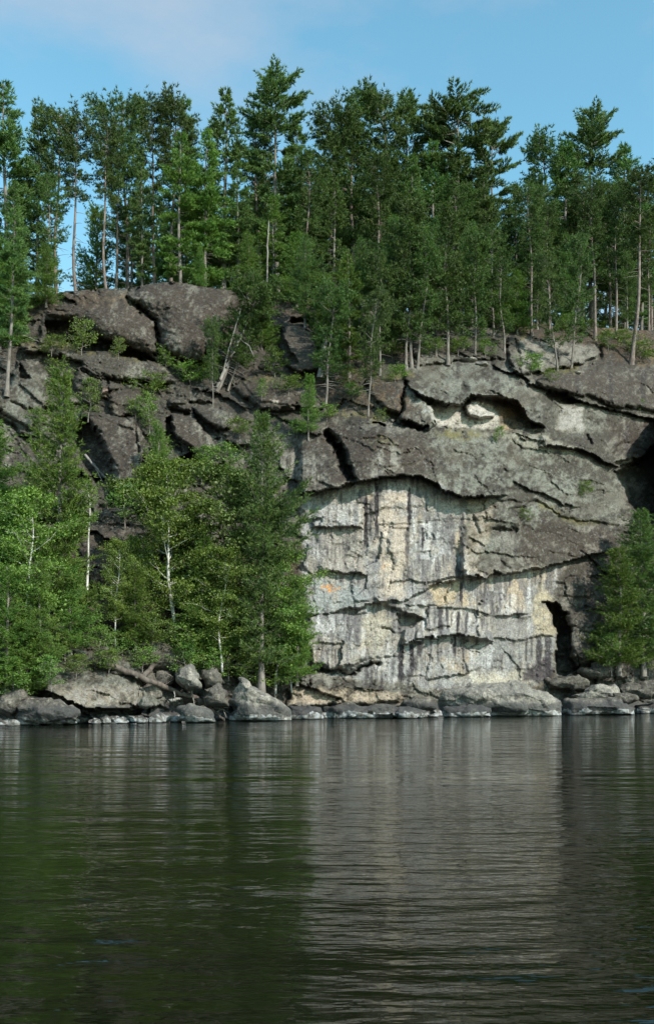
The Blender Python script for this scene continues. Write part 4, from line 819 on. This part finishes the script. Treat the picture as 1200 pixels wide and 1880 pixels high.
# ---------------------------------------------------------------- dead wood
def wood(name, label, cat, paths, mat, group=None):
    root = None
    for k, (pts, r0, r1) in enumerate(paths):
        p = np.array(pts, float); t = np.linspace(0, len(p) - 1, 5 * len(p)); q = np.stack([np.interp(t, np.arange(len(p)), p[:, i]) for i in range(3)], 1)
        q = q + _rng.normal(0, r0 * .18, q.shape)
        mb = MB(); rr = np.linspace(r0, r1, len(q)) * _rng.uniform(.85, 1.15, len(q)); rr[-1] *= .4; mb.tube(q - (q[0] if k == 0 and root is None else origin), rr, 7)
        if k == 0:
            origin = q[0].copy(); o = link(name, mb.mesh(name, M[mat])); o.location = origin; root = o; tag(o, label, cat, group)
        else: link('branch', mb.mesh('branch', M[mat]), root)
    return root
def r3(px, py, out=.4): return tuple(on_rock(px, py, out))
wood('dead_snag', 'bare bleached snag standing before the pines at the cliff top', 'dead tree', [([tuple(on_floor(490, .8)), tuple(at(491, 450, on_floor(490, .8).y)), tuple(at(493, 404, on_floor(490, .8).y))], .10, .04)], 'dead')
wood('broken_trunk', 'thick pale broken trunk at the edge of the brown block', 'dead tree', [([r3(589, 694, .8), tuple(at(593, 650, sample(D, 589, 694) - .8)), tuple(at(598, 616, sample(D, 589, 694) - .8))], .26, .16), ([tuple(at(597, 622, sample(D, 589, 694) - .8)), tuple(at(588, 600, sample(D, 589, 694) - .8)), tuple(at(582, 590, sample(D, 589, 694) - .9))], .07, .03)], 'dead')
d_ = sample(D, 400, 712) - .3
wood('leaning_trunk', 'pale leaning bare trunk in front of the dome', 'dead tree', [([tuple(at(398, 712, d_)), tuple(at(425, 655, d_)), tuple(at(456, 588, d_))], .15, .07), ([tuple(at(408, 690, d_)), tuple(at(420, 640, d_ - .2)), tuple(at(443, 566, d_ - .3))], .07, .035), ([tuple(at(440, 622, d_)), tuple(at(458, 636, d_ - .4)), tuple(at(466, 655, d_ - .6))], .045, .02)], 'dead')
d_ = sample(D, 190, 880) - 1.2
wood('fallen_snag', 'bleached fallen snag hanging below the tall brown block', 'dead tree', [([tuple(at(156, 835, d_)), tuple(at(178, 860, d_ - .3)), tuple(at(193, 876, d_ - .2)), tuple(at(205, 884, d_))], .09, .06), ([tuple(at(172, 852, d_)), tuple(at(186, 880, d_ - .5)), tuple(at(198, 908, d_ - .6))], .05, .02)], 'dead')
wood('fallen_log', 'thin pale fallen trunk lying on the ledge at the left edge', 'log', [([r3(-20, 610, .5), r3(20, 611, .6), r3(50, 618, .6), r3(72, 628, .4)], .07, .03)], 'dead')
wood('fallen_log', 'long dark log slanting down from the left to the shore', 'log', [([r3(168, 1214, .6), r3(215, 1226, .9), r3(270, 1248, .9), r3(330, 1272, .9), r3(372, 1288, .8)], .20, .12), ([r3(215, 1226, .9), r3(205, 1212, 1.2)], .05, .02), ([r3(300, 1260, .9), r3(320, 1246, 1.3)], .05, .02)], 'darkwood')
wood('fallen_log', 'dark log leaning steeply across the long log', 'log', [([r3(304, 1185, .5), r3(285, 1215, .9), r3(258, 1250, 1.0)], .13, .16)], 'darkwood')
wood('fallen_log', 'stripped dark log with roots reaching the water', 'log', [([r3(345, 1275, .9), r3(372, 1288, 1.2), r3(395, 1308, 1.4), r3(412, 1322, 1.4)], .14, .10), ([r3(395, 1308, 1.4), r3(420, 1302, 1.6)], .05, .02), ([r3(380, 1296, 1.3), r3(398, 1290, 1.6), r3(422, 1288, 1.6)], .05, .02)], 'darkwood')
wood('fallen_log', 'short bleached log among the stones at the shore', 'log', [([r3(310, 1287, 1.0), r3(322, 1284, 1.2), r3(334, 1282, 1.1)], .09, .06)], 'dead')
for q, (x0, y0, x1, y1, lb_) in enumerate(((398, 1308, 424, 1300, 'pale bent branch nearest the pointed boulder'), (392, 1300, 425, 1312, 'pale branch lying low by the water'), (404, 1296, 416, 1318, 'pale upright branch in the driftwood tangle'), (350, 1262, 358, 1300, 'thin grey branch standing in the driftwood'), (320, 1268, 322, 1288, 'short grey stick standing on the long log'))):
    m0, m1 = np.array(r3(x0, y0, 1.5)), np.array(r3(x1, y1, 1.7)); mm = (m0 + m1) / 2 + np.array([0, -.1, .15])
    wood('driftwood_branch', lb_, 'driftwood', [([tuple(m0), tuple(mm), tuple(m1)], .045, .02)], 'dead')
wood('bleached_root', 'white twisted root on the left shore slope', 'driftwood', [([r3(108, 1192, .7), r3(125, 1186, 1.0), r3(142, 1194, 1.0), r3(160, 1201, .8)], .05, .09), ([r3(142, 1194, 1.0), r3(140, 1182, 1.2)], .04, .02), ([r3(150, 1196, 1.0), r3(152, 1182, 1.2)], .04, .02), ([r3(125, 1188, 1.0), r3(127, 1205, 1.0)], .04, .02)], 'dead')

# ---------------------------------------------------------------- boulders
def boulder(px, py_bot, w, h, label, mat='grey', Dd=None, seed=0, dep=.8, cuts=12, sub=4, tilt=0.0, group=None, name='boulder'):
    """w, h in photo pixels at its place"""
    rng = np.random.default_rng(seed * 13 + 5); Dd = Dd if Dd else sample(D, px, py_bot - h * .4) - .25
    s = Dd / F; bm = bmesh.new(); bmesh.ops.create_icosphere(bm, subdivisions=sub, radius=1)
    v = np.array([x.co for x in bm.verts]); fcs = [[q.index for q in f.verts] for f in bm.faces]; bm.free()
    for i in range(cuts):
        n = rng.normal(0, 1, 3); n[2] *= .8; n /= np.linalg.norm(n); d = rng.uniform(.62, .88)
        e = v @ n - d; v = v - np.where(e > 0, e, 0)[:, None] * n * .97
    v = v / np.abs(v).max(0)
    nn = fbm(v[:, 0] * 3 + seed, v[:, 1] * 3 + v[:, 2] * 4, 4, .6) ; v = v * (1 + .13 * nn + .10 * (worley(v[:, 0] * 1.6 + seed, v[:, 2] * 2 + v[:, 1], seed)[2] - .5))[:, None]
    w_, h_ = w * s, h * s; v = v * np.array([w_ / 2, w_ * dep / 2, h_ / 2 * 1.25])
    me = np_mesh(name, v, fcs, M[mat]); o = link(name, me); c = at(px, py_bot - h / 2, Dd); c.z -= h_ * .12
    o.location = c; o.rotation_euler = (0, math.radians(tilt), 0); tag(o, label, 'boulder', group); return o
def shaped(pts, Dd, thick, label, mat, seed=0, ridge=None, name='boulder', dback=None):
    """a rock with the outline pts (photo positions), ridge points nearer the boat and a back"""
    rng = np.random.default_rng(seed); bm = bmesh.new(); cx_ = sum(p[0] for p in pts) / len(pts); cy_ = sum(p[1] for p in pts) / len(pts)
    org = at(cx_, cy_, Dd)
    for x, y in pts: bm.verts.new(at(x, y, Dd + .15 * thick) - org); bm.verts.new(at(cx_ + (x - cx_) * .8, cy_ + (y - cy_) * .8 + 3, Dd + thick) - org)
    for x, y, q in (ridge or [(cx_, cy_, 1.0)]): bm.verts.new(at(x, y, Dd - thick * q * .6) - org)
    for x, y in pts: bm.verts.new(at(cx_ + (x - cx_) * .78, cy_ + (y - cy_) * .70, Dd - thick * .3) - org)
    r = bmesh.ops.convex_hull(bm, input=bm.verts); dead = [e for e in set(r['geom_interior'] + r['geom_unused']) if isinstance(e, bmesh.types.BMVert)]
    if dead: bmesh.ops.delete(bm, geom=dead, context='VERTS')
    for it in range(4):
        bmesh.ops.subdivide_edges(bm, edges=[e for e in bm.edges if e.calc_length() > .16], cuts=1)
        bmesh.ops.triangulate(bm, faces=bm.faces[:])
    bmesh.ops.smooth_vert(bm, verts=bm.verts[:], factor=.25, use_axis_x=True, use_axis_y=True, use_axis_z=True)
    v = np.array([x.co for x in bm.verts]); nr = np.array([x.normal for x in bm.verts]); f1_ = fbm(v[:, 0] * 1.3 + seed * 3, v[:, 2] * 2.2 + v[:, 1], 5, .6)
    w1 = worley(v[:, 0] * .8 + seed, v[:, 2] * 1.8, seed)[2]
    v = v + nr * (.16 * f1_ + .34 * (w1 - .5))[:, None]; fcs = [[q.index for q in f.verts] for f in bm.faces]; bm.free()
    o = link(name, np_mesh(name, v, fcs, M[mat])); o.location = org; tag(o, label, 'boulder'); return o
WD = lambda y: CAMZ * F / (y - HY)
shaped([(424, 1268), (441, 1247), (452, 1250), (500, 1286), (530, 1304), (531, 1326), (424, 1326), (426, 1300)], 54.6, 1.6, 'pointed pale boulder shaped like a wedge at the shore', 'pale', 3, [(452, 1262, 1.0), (466, 1290, 1.0), (458, 1318, 1.0)])
shaped([(800, 1272), (812, 1264), (855, 1262), (905, 1253), (950, 1254), (1010, 1272), (1030, 1290), (1028, 1318), (900, 1318), (806, 1318), (796, 1290)], 64.5, 2.0, 'long pale slab with a dark band at the foot of the wall', 'pale', 5, [(860, 1276, 1), (960, 1272, 1), (930, 1300, 1)])
shaped([(1034, 1286), (1060, 1280), (1140, 1284), (1165, 1300), (1168, 1316), (1036, 1318)], 67.5, 1.5, 'low dark slab at the waterline right of the long pale slab', 'grey', 6, [(1080, 1296, 1), (1130, 1298, 1)])
shaped([(1062, 1232), (1085, 1220), (1110, 1216), (1130, 1224), (1118, 1245), (1098, 1250), (1075, 1242)], 71.0, 1.5, 'brown boulder with a flat face at the top of the right shore pile', 'brown', 7)
shaped([(1000, 1250), (1030, 1240), (1062, 1238), (1085, 1252), (1075, 1266), (1030, 1268), (1002, 1266)], 69.8, 1.2, 'brown boulder below the narrow niche', 'brown', 8)
shaped([(1125, 1232), (1145, 1228), (1155, 1245), (1125, 1252)], 72.0, .9, 'small brown boulder right of the flat faced boulder', 'brown', 9)
shaped([(1045, 1278), (1075, 1262), (1100, 1252), (1125, 1258), (1140, 1275), (1110, 1284), (1060, 1288)], 69.0, 1.2, 'folded pale rock in the right shore pile', 'pale', 10, [(1090, 1262, 1), (1112, 1272, .9)])
shaped([(1124, 1262), (1150, 1250), (1210, 1250), (1215, 1282), (1165, 1282), (1135, 1275)], 71.0, 1.5, 'flat grey slab at the right edge above the dark gap', 'grey', 11)
shaped([(1122, 1272), (1150, 1270), (1170, 1282), (1150, 1290), (1125, 1284)], 67.9, .8, 'thin mossy slab tilted in the right shore pile', 'brown', 12)
shaped([(1160, 1300), (1200, 1292), (1240, 1296), (1240, 1318), (1160, 1318)], 72.0, 1.2, 'wet boulder at the waterline at the right edge', 'grey', 13)
shaped([(592, 1298), (640, 1292), (700, 1296), (735, 1300), (782, 1310), (780, 1322), (590, 1324)], 59.6, 1.3, 'long low pale rock at the waterline under the wall', 'grey', 14, [(650, 1308, 1), (740, 1312, 1)])
shaped([(738, 1284), (760, 1282), (790, 1288), (800, 1300), (770, 1304), (742, 1300)], 61.8, .9, 'dark grey boulder in the gap under the black drips', 'grey', 15)
shaped([(815, 1300), (850, 1296), (900, 1300), (905, 1318), (818, 1320)], 62.0, .8, 'grey boulder lying before the long pale slab', 'grey', 16)
shaped([(372, 1262), (400, 1258), (416, 1272), (420, 1296), (380, 1296), (374, 1280)], 54.0, 1.0, 'blocky grey boulder left of the pointed boulder', 'grey', 17)
shaped([(372, 1232), (395, 1228), (408, 1250), (400, 1264), (378, 1262)], 55.0, .9, 'upright grey boulder above the driftwood', 'grey', 18)
shaped([(318, 1238), (350, 1220), (366, 1240), (368, 1262), (335, 1264), (322, 1254)], 53.6, 1.2, 'pale sloping boulder above the driftwood logs', 'pale', 19)
shaped([(222, 1190), (250, 1176), (300, 1180), (335, 1205), (322, 1228), (262, 1232), (226, 1215)], 55.2, 1.3, 'dark mossy ledge rock under the low spreading pine', 'brown', 20, [(262, 1196, 1), (300, 1204, .8), (280, 1222, 1)])
shaped([(20, 1300), (50, 1284), (110, 1282), (145, 1304), (148, 1326), (40, 1330), (22, 1320)], 47.8, 1.3, 'broad dark ledge rock at the waterline on the left', 'grey', 21)
shaped([(-30, 1290), (10, 1270), (42, 1262), (50, 1280), (25, 1300), (20, 1318), (-30, 1320)], 47.6, 1.2, 'grey rock at the left edge of the shore', 'grey', 22)
shaped([(256, 1282), (262, 1276), (276, 1280), (280, 1296), (268, 1304), (256, 1298)], 50.6, .6, 'round pale boulder at the right end of the big overhanging block', 'pale', 23)
shaped([(328, 1300), (350, 1294), (380, 1300), (394, 1324), (322, 1326)], 51.8, .9, 'pale boulder in the water below the driftwood', 'pale', 24)
shaped([(530, 1296), (560, 1298), (588, 1300), (590, 1322), (530, 1324)], 57.6, .9, 'wet grey rock between the pointed boulder and the wall foot', 'grey', 25)
STONES = 'small stones along the left waterline'
srng = random.Random(3)
for i in range(20):
    x = srng.uniform(-20, 430); wl = HY + CAMZ * F / np.interp(x, [0, 200, 400, 560], [46.6, 50.0, 53.6, 57.6]); y = wl - srng.choice([-1, 0, 0, 3, 7]); w = srng.uniform(9, 30)
    boulder(x, y + 2, w, w * srng.uniform(.3, .75), 'small wet stone lying at the left waterline', srng.choice(['grey', 'pale', 'grey']), Dd=np.interp(x, [0, 200, 400, 560], [46.6, 50.0, 53.6, 57.6]) + (wl - y) * .12, seed=100 + i, sub=3, group=STONES, name='stone')
for i in range(12):
    x = srng.uniform(430, 1230); dd = np.interp(x, [400, 560, 700, 900, 1100, 1200], [54, 57.4, 60, 64, 68, 71.5]); wl = HY + CAMZ * F / dd; w = srng.uniform(8, 30)
    boulder(x, wl + 1 - srng.choice([0, 0, 4]), w, w * srng.uniform(.3, .55), 'small stone at the waterline below the wall', srng.choice(['grey', 'pale']), Dd=dd + srng.uniform(-.2, .5), seed=200 + i, sub=3, group='small stones along the waterline below the wall', name='stone')
for i, (x, y, w, h, mt, lb_) in enumerate([(1150, 1254, 26, 14, 'grey', 'small grey boulder under the right edge pine'), (1180, 1250, 22, 12, 'brown', 'low brown boulder under the right edge bush'), (300, 1255, 40, 26, 'grey', 'grey boulder beneath the steep dark log'), (280, 1280, 44, 28, 'grey', 'shaded boulder beneath the long dark log'), (345, 1290, 32, 20, 'brown', 'brown boulder in the driftwood tangle'),
        (190, 1205, 30, 18, 'grey', 'grey boulder on the left slope below the bushes'), (60, 1245, 34, 20, 'grey', 'grey boulder above the dark ledge rock'), (215, 1238, 34, 14, 'brown', 'flat brown boulder beneath the upper end of the long log'), (755, 668, 20, 9, 'grey', 'small boulder at the foot of the three close trunks'), (858, 664, 34, 8, 'pale', 'flat stone on the crest above the scar'), (884, 672, 26, 8, 'pale', 'second flat stone on the crest above the scar, further right'),
        (1060, 686, 16, 5, 'pale', 'small pale stone on the needle covered rim')]):
    boulder(x, y, w, h, lb_, mt, seed=300 + i)
